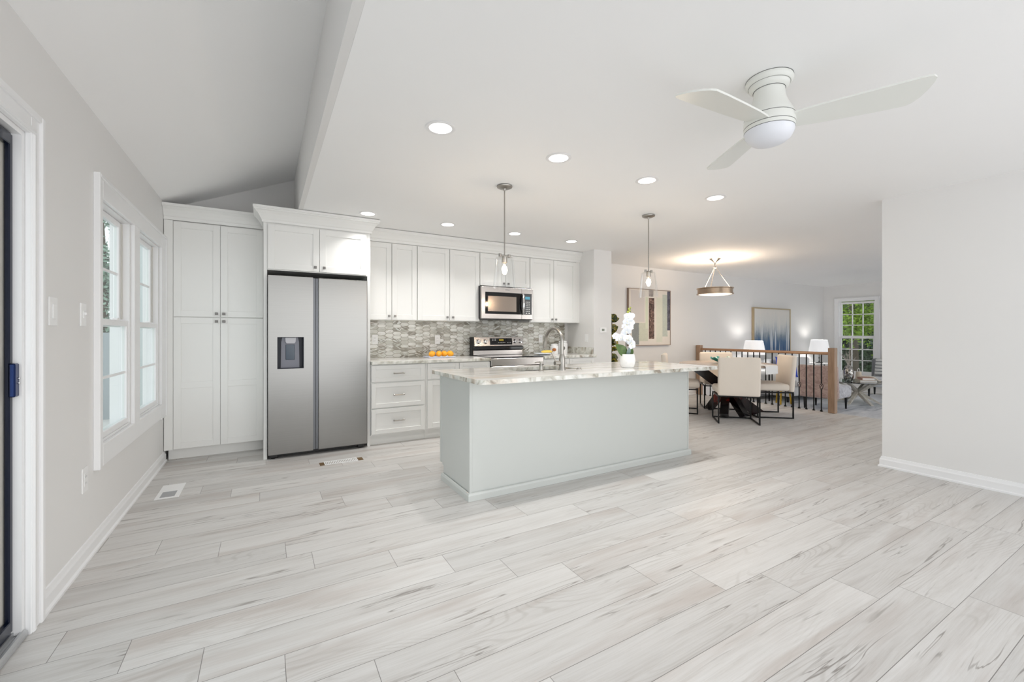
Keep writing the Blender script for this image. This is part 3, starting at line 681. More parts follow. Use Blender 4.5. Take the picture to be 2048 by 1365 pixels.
plate_x('light_switch', 'white rocker switch on the side wall above the stone splash', 'switch', 4.852, 1.134, 4.062, -1, 'rocker')
th = thing('thermostat', 'small white thermostat on the stub wall', 'thermostat', (4.222, 4.69, 1.20))
mb = MB(); mb.box(4.172, 4.285, 4.672, 4.69, 1.215, 1.290, bev=.004, seg=2); mb.build('housing', M_plast, th)
mb = MB(); mb.box(4.195, 4.242, 4.6705, 4.6725, 1.240, 1.272); mb.build('screen', mat('lcd_olive_grey', (118, 124, 110), .2), th)
# ------------------------------------------------ island
IX0, IX1, IY0, IY1 = 1.268, 3.645, 2.80, 3.40
isl = thing('kitchen_island', 'long white kitchen island in front of the back counter', 'island', ((IX0+IX1)/2, 3.1, 0))
mb = MB(); mb.box(IX0+.012, IX1-.012, IY0+.012, IY1-.075, .0, .105); mb.box(IX0+.012, IX1-.012, IY0+.012, 2.90, .105, .8645); mb.box(IX0+.012, 1.68, 2.90, IY1-.0205, .105, .8645); mb.box(2.46, IX1-.012, 2.90, IY1-.0205, .105, .8645); mb.box(1.68, 2.46, 2.90, IY1-.0205, .105, .6); mb.build('body', M_isl, isl)
mb = MB(); mb.box(IX0+.0125, IX1, IY0, IY0+.0118, .0, .8645, bev=.0008); mb.build('front_panel', M_isl, isl)
mb = MB(); mb.prism([(IY0+.002, 0), (IY1-.075, 0), (IY1-.075, .13), (IY1, .13), (IY1, .8645), (IY0+.002, .8645)], IX0, IX0+.0118, 'x'); mb.build('end_panel', M_isl, isl)
for a in ((IX0-.006, IX0+.014, IY0-.006, IY0+.016, 0, .8640), (IX0-.005, IX0+.001, IY1-.03, IY1-.004, .13, .864), (IX1-.014, IX1+.003, IY0-.004, IY0+.012, 0, .8640)): box(*a, bev=.001).build('corner_trim', M_isl, isl)
mb = MB(); mb.sweep([(IX0-.006, IY1-.07), (IX0-.006, IY0-.006), (IX1+.003, IY0-.006), (IX1+.003, IY0+.10)][::-1], [(-o, z) for o, z in [(0, 0), (.016, 0), (.016, .040), (.010, .052), (0, .056)]]); mb.build('base_moulding', M_isl, isl)
for i in range(4):
    a = IX0+.02 + i*(IX1-IX0-.04)/4; b = a+(IX1-IX0-.04)/4
    mb = MB(); mb.box(a+.002, b-.002, IY1-.02, IY1, .125, .85, bev=.0015); mb.build('door', M_isl, isl)
mb = MB(); mb.box(3.49, 3.665, 2.535, 2.80, .857, .8645); mb.build('overhang_support', mat('grey_bracket', (172, 172, 172), .5), isl)
# countertop with a sink cut-out and rounded corners
cx0, cx1, cy0, cy1 = 1.205, 3.68, 2.50, 3.435
hx0, hx1, hy0, hy1 = 1.77, 2.37, 2.955, 3.30
def rrect(x0, x1, y0, y1, r, n=6):
    rs = r if isinstance(r, (list, tuple)) else (r,)*4; out = []
    for (cx, cy, a0), r_ in zip(((x1, y1, 0), (x0, y1, 1), (x0, y0, 2), (x1, y0, 3)), rs):
        ccx = cx - r_ if cx == x1 else cx + r_; ccy = cy - r_ if cy == y1 else cy + r_
        for k in range(n+1): a = PI/2*(a0 + k/n); out.append((ccx + r_*math.cos(a), ccy + r_*math.sin(a)))
    return out
def holed(mb, outer, inner, z0_, z1_):
    bm = mb.bm; n = len(outer)
    def ring(p, z): return [bm.verts.new((x, y, z)) for x, y in p]
    o1, i1, o0_, i0 = ring(outer, z1_), ring(inner, z1_), ring(outer, z0_), ring(inner, z0_)
    for k in range(n):
        j = (k+1) % n
        for q in ((o1[k], o1[j], i1[j], i1[k]), (o0_[j], o0_[k], i0[k], i0[j]), (o0_[k], o0_[j], o1[j], o1[k]), (i0[j], i0[k], i1[k], i1[j])): bm.faces.new(q)
mb = MB(); holed(mb, rrect(cx0, cx1, cy0, cy1, (.02, .01, .05, .012)), rrect(hx0, hx1, hy0, hy1, .03), .865, .895)
tag(mb.build('island_countertop', M_stone), 'veined stone worktop with a sink cut-out on the island', 'countertop')
sk = thing('sink', 'undermount stainless sink in the island worktop', 'sink', (2.07, 3.12, .66))
mb = MB(); bm = mb.bm; o = rrect(hx0-.012, hx1+.012, hy0-.012, hy1+.012, .04); i_ = rrect(hx0+.006, hx1-.006, hy0+.006, hy1-.006, .04)
def ring(p, z): return [bm.verts.new((x, y, z)) for x, y in p]
A, B_, C_, D_ = ring(o, .8645), ring(i_, .8645), ring(i_, .68), ring(o, .672); n = len(A)
for k in range(n):
    j = (k+1) % n
    for q in ((A[k], A[j], B_[j], B_[k]), (B_[k], B_[j], C_[j], C_[k]), (A[j], A[k], D_[k], D_[j])): bm.faces.new(q)
bm.faces.new(C_); bm.faces.new(D_[::-1]); mb.build('basin', M_steel, sk)
mb = MB(); mb.lathe([(.04, .6805), (.04, .684), (.03, .683), (0, .683)], (2.07, 3.12, 0), 20); mb.build('drain', M_chrome, sk)
fc = thing('faucet', 'tall satin nickel gooseneck faucet on the island', 'faucet', (2.15, 2.885, .895))
mb = MB(); mb.lathe([(.030, .895), (.030, .905), (.0265, .912), (.0265, .985), (.022, 1.01), (.0165, 1.03)], (2.15, 2.885, 0), 24); mb.build('body', M_nickel, fc)
pts = [(2.15, 2.885, 1.02), (2.15, 2.885, 1.13)]
for k in range(1, 13): a = PI*k/12; pts.append((2.15, 2.885+.115-.115*math.cos(a), 1.13+.118*math.sin(a)))
pts = [p if not (i > 9) else (p[0], p[1]+.004*(i-9), p[2]) for i, p in enumerate(pts)]
mb = MB(); mb.tube(pts, .0145, 14); mb.build('spout', M_nickel, fc)
e = Vector(pts[-1]); mb = MB(); mb.tube([e, e+Vector((0, .005, -.02)), e+Vector((0, .012, -.055))], [.015, .017, .015], 14); mb.build('spray_head', M_nickel, fc)
mb = MB(); mb.lathe([(.018, 0), (.018, .05), (.0, .05)], (2.126, 2.885, .955), 18, True, Matrix.Rotation(-PI/2, 4, 'Y')); mb.build('handle_hub', M_nickel, fc)
mb = MB(); mb.tube([(2.088, 2.885, .965), (2.070, 2.885, 1.0), (2.046, 2.888, 1.045)], [.0065, .006, .0055], 10); mb.build('lever', M_nickel, fc)
sp = thing('soap_dispenser', 'satin nickel soap pump left of the island faucet', 'soap dispenser', (1.936, 2.88, .895))
mb = MB(); mb.lathe([(.022, .895), (.022, .901), (.0155, .905), (.0155, .945), (.011, .952), (.011, .965), (.015, .967), (.015, .975), (0, .976)], (1.936, 2.88, 0), 20); mb.build('body', M_nickel, sp)
mb = MB(); mb.tube([(1.936, 2.88, .969), (1.905, 2.895, .969), (1.89, 2.903, .964)], .005, 8); mb.build('nozzle', M_nickel, sp)
mb = MB(); mb.lathe([(.024, .8952), (.024, .901), (.016, .903), (.0155, .908), (0, .909)], (2.33, 2.885, 0), 20); tag(mb.build('air_switch_button', M_nickel), 'small round nickel push button on the island right of the faucet', 'button')
# ------------------------------------------------ things on the counters
pl = MB(); pl.prism(rrect(1.71, 2.05, 4.975, 5.175, .02), .9055, .911); 
pl.box(1.715, 2.045, 4.98, 5.17, .911, .913)
for a in ((1.705, 2.055, 4.966, 4.978), (1.705, 2.055, 5.172, 5.184), (1.703, 1.713, 4.966, 5.184), (2.047, 2.057, 4.966, 5.184)): pl.box(a[0], a[1], a[2], a[3], .908, .919, bev=.002)
tag(pl.build('serving_plate', mat('pale_blue_ceramic', (205, 210, 226), .15)), 'rectangular pale blue-white plate under the lemons', 'plate')
M_lemon = mat('lemon_peel', (252, 176, 42), .4); g = NG(M_lemon); g.bump(g.noise(g.pos(True), 160, 2), .25, .002)
g.b.inputs['Subsurface Weight'].default_value = .1
where = ['leftmost', 'second from left', 'third from left', 'rightmost']
for i, (lx, ly) in enumerate(((1.775, 5.05), (1.858, 5.03), (1.935, 5.055), (2.005, 5.03))):
    lm = MB(); rr = bmesh.ops.create_uvsphere(lm.bm, u_segments=20, v_segments=14, radius=.037)
    for v in rr['verts']:
        t_ = abs(v.co.z)/.037; k = 1 + .14*max(0, t_-.8)/.2
        v.co = Vector((v.co.x, v.co.y, v.co.z*1.12*k))
    R = Matrix.Rotation(i*.9 + .3, 4, 'Z') @ Matrix.Rotation(PI/2 - .2, 4, 'Y')
    for v in rr['verts']: v.co = R @ v.co + Vector((lx, ly, .9135 + .0375))
    lm.smooth = True
    o_ = lm.build('lemon', M_lemon); tag(o_, 'bright yellow-orange lemon, %s of the four on the pale plate' % where[i], 'fruit', 'lemons in a row on the plate')
dsh = MB(); bm = dsh.bm
dsh.lathe([(.05, .9055), (.055, .909), (.10, .918), (.13, .926), (.128, .930), (.098, .922), (.05, .914), (0, .913)], (3.36, 4.95, 0), 32)
tag(dsh.build('dish', mat('white_blue_rim_ceramic', (232, 236, 244), .2)), 'shallow white dish right of the range holding a banana', 'dish')
bn = thing('banana', 'yellow banana lying on the shallow white dish', 'banana', (3.40, 4.93, .93))
mb = MB(); pts = []; rs = []
for k in range(11):
    t_ = k/10; a = -.9 + 1.8*t_; pts.append((3.41 + .115*math.sin(a), 4.915 + .05*(1-math.cos(a)), .946 + .006*math.cos(a*1.5))); rs.append(.018*min(1, .45 + 2.4*min(t_, 1-t_)))
mb.tube(pts, rs, 6); mb.build('peel', mat('banana_yellow', (246, 210, 92), .45), bn)
mb = MB(); mb.tube([pts[-1], (pts[-1][0]+.02, pts[-1][1]+.012, .952)], [.008, .006], 6); mb.build('stem', mat('banana_tip_olive', (96, 104, 48), .6), bn)
def canister(x_, y_, r_, h_, label, oval):
    t = thing('canister', label, 'canister', (x_, y_, .9045), group='white ceramic canisters by the side wall')
    z = .9048
    mb = MB(); mb.lathe([(r_*.96, z), (r_, z+.01), (r_, z+h_*.72), (r_*.9, z+h_*.79), (r_*.78, z+h_*.83), (r_*.78, z+h_*.86)], (x_, y_, 0), 28); mb.build('jar', M_plast_c, t)
    mb = MB(); mb.lathe([(r_*.86, z+h_*.861), (r_*.88, z+h_*.89), (r_*.8, z+h_*.96), (r_*.3, z+h*0 + h_), (0, z+h_*1.0)], (x_, y_, 0), 28); mb.build('lid', M_plast_c, t)
    mb = MB(); d = Vector((-x_, -y_, 0)).normalized(); s = Vector((-d.y, d.x, 0)); rg_ = []
    def onj(q, a_, dr):
        u = math.cos(a_)*r_*.5*q; pr = s*u + d*math.sqrt((r_+dr)**2-u*u); return mb.bm.verts.new((x_+pr.x, y_+pr.y, z+h_*.42+math.sin(a_)*h_*.16*q))
    rg_ = [[onj(q, 2*PI*k/20, .0016) for k in range(20)] for q in (.25, .5, .75, 1)] + [[onj(1, 2*PI*k/20, -.002) for k in range(20)]]
    for A_, B2 in zip(rg_, rg_[1:]):
        for k in range(20): j = (k+1) % 20; mb.bm.faces.new((A_[k], A_[j], B2[j], B2[k]))
    mb.bm.faces.new(rg_[0])
    mb.build('oval_label', oval, t)
h = 0
M_plast_c = mat('white_glazed_ceramic', (236, 236, 236), .2)
canister(3.66, 5.10, .060, .150, 'smaller white canister with a brown oval label, left of the pair', mat('copper_label', (168, 98, 44), .4))
canister(3.845, 5.14, .072, .195, 'larger white canister with a grey oval label, right of the pair', mat('grey_label', (120, 118, 114), .4))
# orchid
orc = thing('potted_orchid', 'white orchid in a round white pot on the island', 'potted plant', (2.825, 2.81, .895))
ox, oy = 2.825, 2.81
mb = MB(); mb.lathe([(.045, .8953), (.058, .905), (.068, .935), (.070, .965), (.066, 1.0), (.060, 1.018), (.055, 1.018), (.060, 1.0), (.06, .995)], (ox, oy, 0), 32, True); mb.build('pot', M_plast_c, orc)
mb = MB(); mb.lathe([(.058, .990), (.057, .998), (0, 1.0)], (ox, oy, 0), 24); mb.build('moss', mat('brown_moss', (84, 76, 50), .9), orc)
VR = Vector((.866, -.5, 0)); VF = Vector((.5, .866, 0)); UP = Vector((0, 0, 1))
def P_(a, b, z): return Vector((ox, oy, 0)) + VR*a + VF*b + UP*z
def leaf(mb, base, tip, width, sag, nrm=None, thick=.0018, n=10, fold=.25):
    base, tip = Vector(base), Vector(tip); d = tip-base; L = d.length; t = d.normalized()
    nr = Vector(nrm) if nrm is not None else UP; s = t.cross(nr).normalized(); u = s.cross(t)
    rows = []; rows2 = []
    for i in range(n+1):
        q = i/n; w = width*.5*math.sin(PI*(q**.8))**.8 if 0 < q < 1 else width*.02
        c = base + d*q + u*(sag*4*q*(1-q))
        rows.append([mb.bm.verts.new(c - s*w + u*w*fold), mb.bm.verts.new(c), mb.bm.verts.new(c + s*w + u*w*fold)])
        rows2.append([mb.bm.verts.new(v.co - u*thick) for v in rows[-1]])
    for R_, fl in ((rows, 1), (rows2, -1)):
        for a, b in zip(R_, R_[1:]):
            for k in range(2):
                q = (a[k], a[k+1], b[k+1], b[k]); mb.bm.faces.new(q if fl > 0 else q[::-1])
    for a, b, a2, b2 in zip(rows, rows[1:], rows2, rows2[1:]):
        mb.bm.faces.new((a[0], b[0], b2[0], a2[0])); mb.bm.faces.new((a[2], a2[2], b2[2], b[2]))
    mb.smooth = True
M_leaf = mat('orchid_leaf_green', (62, 92, 42), .35); g = NG(M_leaf); g.color(g.mix(g.noise(g.pos(True), 25, 3), lin((44, 72, 34)), lin((98, 124, 62))))
M_leaf2 = mat('pale_blue_green_leaf', (140, 160, 160), .35)
for bs, tp, w_, sg_, nr in (((-.01, 0, 1.0), (-.112, -.02, 1.105), .095, .012, VF*-1+UP*.5), ((.01, .01, 1.0), (.05, .03, 1.075), .06, .01, VF*-1+UP*.3), ((.0, 0, 1.0), (.018, -.02, 1.085), .035, .004, VF*-1), ((0, .02, 1.0), (-.04, .09, 1.06), .06, .02, UP)):
    mb = MB(); leaf(mb, P_(*bs), P_(*tp), w_, sg_, nr, .002, 12, .15); mb.build('leaf', M_leaf2 if w_ == .035 else M_leaf, orc)
M_stem = mat('orchid_stem', (70, 84, 40), .5)
st1 = [P_(-.012, 0, .998), P_(-.013, 0, 1.07), P_(-.014, 0, 1.13), P_(-.02, 0, 1.155), P_(-.05, 0, 1.165), P_(-.09, 0, 1.175)]
st2 = [P_(.025, .01, .998), P_(.027, .01, 1.10), P_(.026, .01, 1.20), P_(.03, .01, 1.28), P_(.035, .01, 1.35), P_(.03, .01, 1.41), P_(.028, .01, 1.445)]
for s_ in (st1, st2):
    mb = MB(); mb.tube(s_, .0028, 6); mb.build('stem', M_stem, orc)
M_petal = mat('white_petal', (246, 247, 252), .55); M_petal.node_tree.nodes['Principled BSDF'].inputs['Subsurface Weight'].default_value = .15
def flower(c, r_, face, roll):
    mb = MB(); f_ = Vector(face).normalized(); s = f_.cross(UP).normalized(); u = s.cross(f_)
    for k, (ang, w_, L_) in enumerate(((90, .75, .95), (215, .7, .95), (325, .7, .95), (10, 1.25, 1.0), (170, 1.25, 1.0))):
        a = math.radians(ang)+roll; d = s*math.cos(a) + u*math.sin(a)
        leaf(mb, c, c + d*r_*L_ + f_*(-.002 if k < 3 else .003), r_*w_, .006, f_, .0012, 8, -.08)
    o_ = mb.build('blossom', M_petal, orc)
    mb = MB(); leaf(mb, c + f_*.004, c + f_*.016 - u*.012, .014, .004, u, .001, 6); mb.ball(c + f_*.006, .005, 8); mb.build('lip', mat('blossom_lip', (240, 236, 214), .5) if 'blossom_lip' not in MATS else MATS['blossom_lip'], o_)
fl = [(-.105, -.01, 1.175, .035), (-.085, -.02, 1.160, .036), (-.06, -.015, 1.172, .034), (-.035, -.01, 1.165, .033), (-.015, -.02, 1.150, .034), (.008, -.02, 1.145, .036), (.028, -.02, 1.12, .036), (.036, -.02, 1.09, .034), (.002, -.03, 1.165, .03),
      (-.012, -.01, 1.22, .046), (-.03, -.01, 1.262, .030), (.012, -.01, 1.255, .040), (.02, -.01, 1.305, .042), (-.008, -.01, 1.315, .040), (.008, -.01, 1.35, .042), (.035, -.01, 1.36, .030), (-.01, 0, 1.285, .035)]
for i, (a, b, z, r_) in enumerate(fl):
    flower(P_(a, b, z), r_*1.12, -VF + VR*(.35*math.sin(i*2.1)) + UP*(.25*math.cos(i*1.7) - .05), .4*math.sin(i*3.3))
mb = MB()
for a, z, r_ in ((.004, 1.395, .011), (.02, 1.41, .009), (.012, 1.425, .008), (.03, 1.435, .006)): mb.ball(P_(a, 0, z), r_, 10, (1, 1, 1.3))
mb.build('buds', mat('green_bud', (176, 186, 84), .5), orc)
# ------------------------------------------------ ceiling fan
fn = thing('ceiling_fan', 'white three-blade flush-mount ceiling fan with frosted light', 'ceiling fan', (2.075, 1.145, ZC))
fx, fy = 2.075, 1.145
M_fan = mat('fan_warm_white', (226, 227, 222), .3)
mb = MB(); mb.lathe([(0, 2.4095), (.098, 2.4095), (.101, 2.400), (.098, 2.388), (.090, 2.381), (.086, 2.381), (.083, 2.370), (.075, 2.362), (.069, 2.358), (.066, 2.356), (.066, 2.345), (.068, 2.320), (.078, 2.29), (.092, 2.262), (.103, 2.236), (.106, 2.226), (0, 2.226)], (fx, fy, 0), 48); mb.build('motor_housing', M_fan, fn)
M_gap = mat('shadow_gap', (60, 60, 58), .8)
for r_, z, h_ in ((.0985, 2.4082, .0012), (.0855, 2.3803, .0012), (.0668, 2.3553, .0012), (.105, 2.2238, .002), (.1063, 2.1838, .002), (.1048, 2.1652, .0016)):
    MB().lathe([(r_-.006, z), (r_+.0012, z), (r_+.0012, z+h_), (r_-.006, z+h_)], (fx, fy, 0), 48, False).build('seam_ring', M_gap, fn)
mb = MB(); mb.lathe([(0, 2.2236), (.106, 2.2236), (.109, 2.205), (.108, 2.186), (0, 2.186)], (fx, fy, 0), 48); mb.build('blade_hub', M_fan, fn)
mb = MB(); mb.lathe([(0, 2.1836), (.1075, 2.1836), (.1065, 2.167), (0, 2.167)], (fx, fy, 0), 48); mb.build('light_ring', M_fan, fn)
mb = MB(); mb.lathe([(.1055, 2.165), (.102, 2.148), (.091, 2.128), (.072, 2.112), (.045, 2.102), (.02, 2.099), (.0, 2.0985)], (fx, fy, 0), 48); mb.build('light_bowl', mat('frosted_bowl', (226, 228, 234), .35), fn)
for ang in (-61.5, 59, 179.4):
    a = math.radians(ang); M = Matrix.Translation((fx, fy, 2.200)) @ Matrix.Rotation(a, 4, 'Z') @ Matrix.Rotation(math.radians(-12), 4, 'X')
    out = [(.085, -.045), (.14, -.056), (.25, -.066), (.40, -.076), (.53, -.084), (.556, -.082), (.568, -.068), (.566, -.04), (.556, .0), (.540, .038), (.520, .066), (.500, .078), (.42, .078), (.30, .073), (.18, .066), (.10, .056), (.085, .045)]
    mb = MB(); tp = [mb.bm.verts.new(M @ Vector((x_, y_, .004))) for x_, y_ in out]; bt = [mb.bm.verts.new(M @ Vector((x_, y_, -.004))) for x_, y_ in out]
    mb.bm.faces.new(tp); mb.bm.faces.new(bt[::-1])
    for k in range(len(out)): j = (k+1) % len(out); mb.bm.faces.new((tp[k], bt[k], bt[j], tp[j]))
    mb.build('blade', M_fan, fn)
# ------------------------------------------------ recessed lights
def can(x_, y_):
    t = thing('recessed_light', '', 'ceiling light', (x_, y_, ZC), group='round recessed ceiling lights')
    mb = MB(); mb.lathe([(.066, ZC-.0005), (.086, ZC-.0005), (.088, ZC-.003), (.080, ZC-.006), (.066, ZC-.004)], (x_, y_, 0), 36, False); mb.build('trim_ring', M_trim, t)
    mb = MB(); mb.lathe([(0, ZC-.002), (.066, ZC-.002), (.066, ZC-.0035), (0, ZC-.004)], (x_, y_, 0), 36, False); mb.build('lens', M_led, t)
    return t
c0 = None
cans = [(x_, y_) for y_ in (2.376, 4.437) for x_ in (.887, 1.741, 2.60, 3.459)]
row = {2.376: 'in the front row over the island', 4.437: 'in the back row near the wall cabinets'}
pos4 = ['leftmost', 'second from left', 'third from left', 'rightmost']
for i, (x_, y_) in enumerate(cans):
    t = can(x_, y_); t['label'] = 'round white recessed ceiling light, %s %s' % (pos4[i % 4], row[y_])
    lamp('can_glow', 'AREA', (x_, y_, ZC-.012), 3.8 if y_ < 3 else 3.8, (1, .98, .95),   .12, (0, 0, 0), spread=math.radians(112))
# ------------------------------------------------ pendants
def pendant(x_, y_, label):
    t = thing('pendant_light', label, 'pendant light', (x_, y_, ZC), group='clear glass pendants over the island')
    mb = MB(); mb.lathe([(0, ZC-.0005), (.060, ZC-.0005), (.064, ZC-.006), (.062, ZC-.014), (.050, ZC-.020), (.012, ZC-.024), (.008, ZC-.04)], (x_, y_, 0), 32); mb.build('canopy', M_nickel, t)
    mb = MB(); mb.tube([(x_, y_, ZC-.022), (x_, y_, 1.835)], .0052, 10); mb.build('rod', M_nickel, t)
    mb = MB(); mb.box(x_-.045, x_+.045, y_-.008, y_+.008, 1.832, 1.842, bev=.003)
    for s in (-1, 1): mb.lathe([(.012, 1.828), (.012, 1.852), (0, 1.853)], (x_+s*.042, y_, 0), 12)
    mb.lathe([(.02, 1.78), (.022, 1.785), (.022, 1.83), (.01, 1.838)], (x_, y_, 0), 18); mb.build('socket', M_nickel, t)
    mb = MB(); mb.lathe([(.0, 1.8265), (.060, 1.8265), (.069, 1.822), (.073, 1.81), (.096, 1.575)], (x_, y_, 0), 40, False); mb.build('glass_shade', M_shade, t)
    mb = MB(); mb.lathe([(.013, 1.782), (.014, 1.765), (.027, 1.738), (.031, 1.718), (.027, 1.697), (.015, 1.683), (0, 1.679)], (x_, y_, 0), 20, False); bu = mb.build('bulb', M_shade, t)
    mb = MB()
    for k in range(4):
        a = k*PI/2; mb.tube([(x_+.004*math.cos(a), y_+.004*math.sin(a), 1.768), (x_+.012*math.cos(a), y_+.012*math.sin(a), 1.735), (x_+.008*math.cos(a), y_+.008*math.sin(a), 1.70)], .0022, 6)
    mb.build('filament', M_fil, bu)
    lamp('pendant_glow', 'POINT', (x_, y_, 1.725), 5.0, (1, .82, .62), .03)
pendant(1.689, 3.047, 'nickel pendant with clear glass shade, left one over the island by the microwave')
pendant(3.382, 3.07, 'nickel pendant with clear glass shade, right one over the island end')
# ------------------------------------------------ drum light over the dining table
dx_, dy_ = 6.23, 4.285
dl = thing('drum_pendant_light', 'brushed nickel drum pendant on three rods over the dining table', 'pendant light', (dx_, dy_, ZC))
mb = MB(); mb.lathe([(0, ZC-.0005), (.085, ZC-.0005), (.086, ZC-.012), (.06, ZC-.03), (.02, ZC-.065), (.008, ZC-.08), (.006, ZC-.11)], (dx_, dy_, 0), 32); mb.build('canopy', M_nickel, dl)
mb = MB()
bm = mb.bm
for z in (ZC-.115, ZC-.145): 
    pts = [(dx_+.012*math.cos(a*PI/6), dy_+.012*math.sin(a*PI/6)*(1 if z > ZC-.13 else .2), z+.018*math.sin(a*PI/6)) for a in range(13)]; mb.tube(pts, .003, 6)
mb.lathe([(.03, 2.245), (.035, 2.25), (.03, 2.262), (0, 2.265)], (dx_, dy_, 0), 20); mb.build('chain_hub', M_nickel, dl)
for k in range(3):
    a = math.radians(200+120*k); mb = MB(); mb.tube([(dx_+.02*math.cos(a), dy_+.02*math.sin(a), 2.25), (dx_+.235*math.cos(a), dy_+.235*math.sin(a), 1.932)], .0055, 8); mb.build('rod', M_nickel, dl)
mb = MB(); mb.lathe([(.24, 1.93), (.272, 1.93), (.272, 1.918), (.258, 1.914), (.258, 1.846), (.272, 1.842), (.272, 1.83), (.245, 1.83), (.245, 1.9)], (dx_, dy_, 0), 48, False)
mb.build('drum_band', mat('warm_brushed_nickel', (176, 156, 136), .3, 1.0), dl)
mb = MB(); mb.lathe([(.244, 1.832), (.20, 1.822), (.1, 1.812), (0, 1.809)], (dx_, dy_, 0), 40, False); mb.build('glass_diffuser', M_diff, dl)
lamp('drum_up_glow', 'AREA', (dx_, dy_, 1.92), 12, (1, .78, .58), .40, (PI, 0, 0))
lamp('drum_down_glow', 'AREA', (dx_, dy_, 1.80), 7, (1, .80, .60), .44, (0, 0, 0))
# ------------------------------------------------ floor registers
fr = thing('floor_register', 'white metal floor vent by the left baseboard', 'floor vent', (-.622, 4.09, 0))
mb = MB(); mb.box(-.70, -.555, 3.935, 4.275, .0003, .004, bev=.0015); mb.build('frame', M_plast, fr)
mb = MB(); mb.box(-.672, -.585, 3.965, 4.09, .004, .0052); mb.build('damper', mat('grey_damper', (160, 161, 164), .4), fr)
fr = thing('floor_register', 'white slatted floor vent in front of the refrigerator', 'floor vent', (.61, 4.265, 0))
mb = MB(); mb.box(.425, .805, 4.215, 4.315, .0003, .0012); mb.build('cutout', mat('raw_brown_cutout', (106, 84, 56), .9), fr)
mb = MB(); mb.box(.465, .475, 4.21, 4.32, .0013, .005); mb.box(.745, .755, 4.21, 4.32, .0013, .005); mb.box(.475, .745, 4.21, 4.222, .0013, .005); mb.box(.475, .745, 4.308, 4.32, .0013, .005)
for k in range(18): mb.box(.480+k*.0148, .490+k*.0148, 4.222, 4.308, .0013, .005)
mb.build('grille', M_plast, fr)
# ================================================================== DINING
def chair(name, label, loc, rz):
    t = thing(name, label, 'chair', (0, 0, 0), 0, 'cream dining chairs around the table')
    w = .255; d0, d1 = -.24, .22
    mb = MB(); mb.soft(-w, w, -.20, .25, .385, .485, .035, 4, .012); mb.build('seat', M_cream_f, t)
    Mk = Matrix.Translation((0, -.225, .37)) @ Matrix.Rotation(math.radians(4), 4, 'X')
    mb = MB(); mb.soft(-w, w, -.035, .035, 0.0, .52, .028, 4, 0, Mk); mb.build('backrest', M_cream_f, t)
    s_ = .017
    mb = MB(); z = .366
    for sx in (-1, 1): mb.box(sx*(w-.01)-s_/2, sx*(w-.01)+s_/2, d0, d1, z-s_/2, z+s_/2)
    mb.box(-w+.01, w-.01, d0-s_/2, d0+s_/2, z-s_/2, z+s_/2); mb.box(-w+.01, w-.01, d1-s_/2, d1+s_/2, z-s_/2, z+s_/2); mb.build('seat_frame', M_bmetal, t)
    for sx in (-1, 1):
        for yy in (d0, d1):
            mb = MB(); mb.box(sx*(w-.01)-s_/2, sx*(w-.01)+s_/2, yy-s_/2, yy+s_/2, 0, z-s_/2); mb.build('leg', M_bmetal, t)
        mb = MB(); mb.box(sx*(w-.01)-s_/2+.001, sx*(w-.01)+s_/2-.001, d0+s_/2, d1-s_/2, 0, s_); mb.build('floor_rail', M_bmetal, t)
    mb = MB(); mb.box(-w+.01+s_/2, w-.01-s_/2, d1-s_/2, d1+s_/2, 0.001, s_); mb.build('floor_rail', M_bmetal, t)
    t.location = loc; t.rotation_euler = (0, 0, rz); return t
tcx, tcy = 5.98, 3.93
def face(dx, dy): return math.atan2(dy, dx) - PI/2
ch = chair('dining_chair', 'cream upholstered dining chair nearest the camera, its back to us', (tcx-.39, tcy-.385, 0), face(.72, .69))
copy_tree(ch, (tcx+.43, tcy-.37, 0), face(-.76, .65), 'cream dining chair right of the table, seen from its side, beside the railing')
copy_tree(ch, (tcx-.36, tcy+.50, 0), face(.60, -.80), 'cream dining chair half hidden behind the island worktop end')
copy_tree(ch, (tcx+.44, tcy+.42, 0), face(-.72, -.69), 'cream dining chair on the far side of the table facing the camera')
def wood(name, a, b, rough=.35, dirv=(3, 3, 40)):
    m = mat(name, a, rough); g = NG(m); f = g.noise(g.scale(g.pos(True), dirv), 1.0, 4, .6, .4); g.color(g.ramp(f, [(.3, lin(b)), (.7, lin(a))])); return m
dt = thing('dining_table', 'round dining table on crossed glossy dark slabs', 'table', (tcx, tcy, 0))
mb = MB(); mb.lathe([(0, .732), (.64, .732), (.655, .738), (.66, .745), (.655, .757), (.64, .760), (0, .760)], (tcx, tcy, 0), 64); mb.build('tabletop', wood('pale_table_top', (206, 192, 178), (172, 154, 140), .25, (30, 2, 2)), dt)
M_darkw = mat('mahogany_warm_glints', (26, 8, 8), .2); g = NG(M_darkw); f_ = g.noise(g.scale(g.pos(True), (7, 7, 3)), 1.0, 2); g.color(g.ramp(f_, [(.45, lin((8, 6, 10))), (.60, lin((34, 6, 8))), (.68, lin((110, 14, 12))), (.78, lin((150, 80, 24)))]))  # red and amber streaks put warm light on the dark wood into its colour
for k, a in enumerate((math.radians(-46), math.radians(30))):
    v = Vector((math.cos(a), math.sin(a), 0)); s = Vector((-v.y, v.x, 0))
    mb = MB(); c_ = Vector((tcx, tcy, 0)); off = .0 if k == 0 else .0
    if k == 0:
        mb.bar(c_ - v*.42 + UP*.73, c_ + v*.42 + UP*.0, .20, .11, s); 
    else:
        mb.bar(c_ + v*.42 + UP*.73, c_ - v*.42 + UP*.0, .20, .11, s)
    for vv in mb.bm.verts:
        vv.co.z = max(0.001, min(.7315, vv.co.z))
    mb.build('slab_leg', M_darkw, dt)
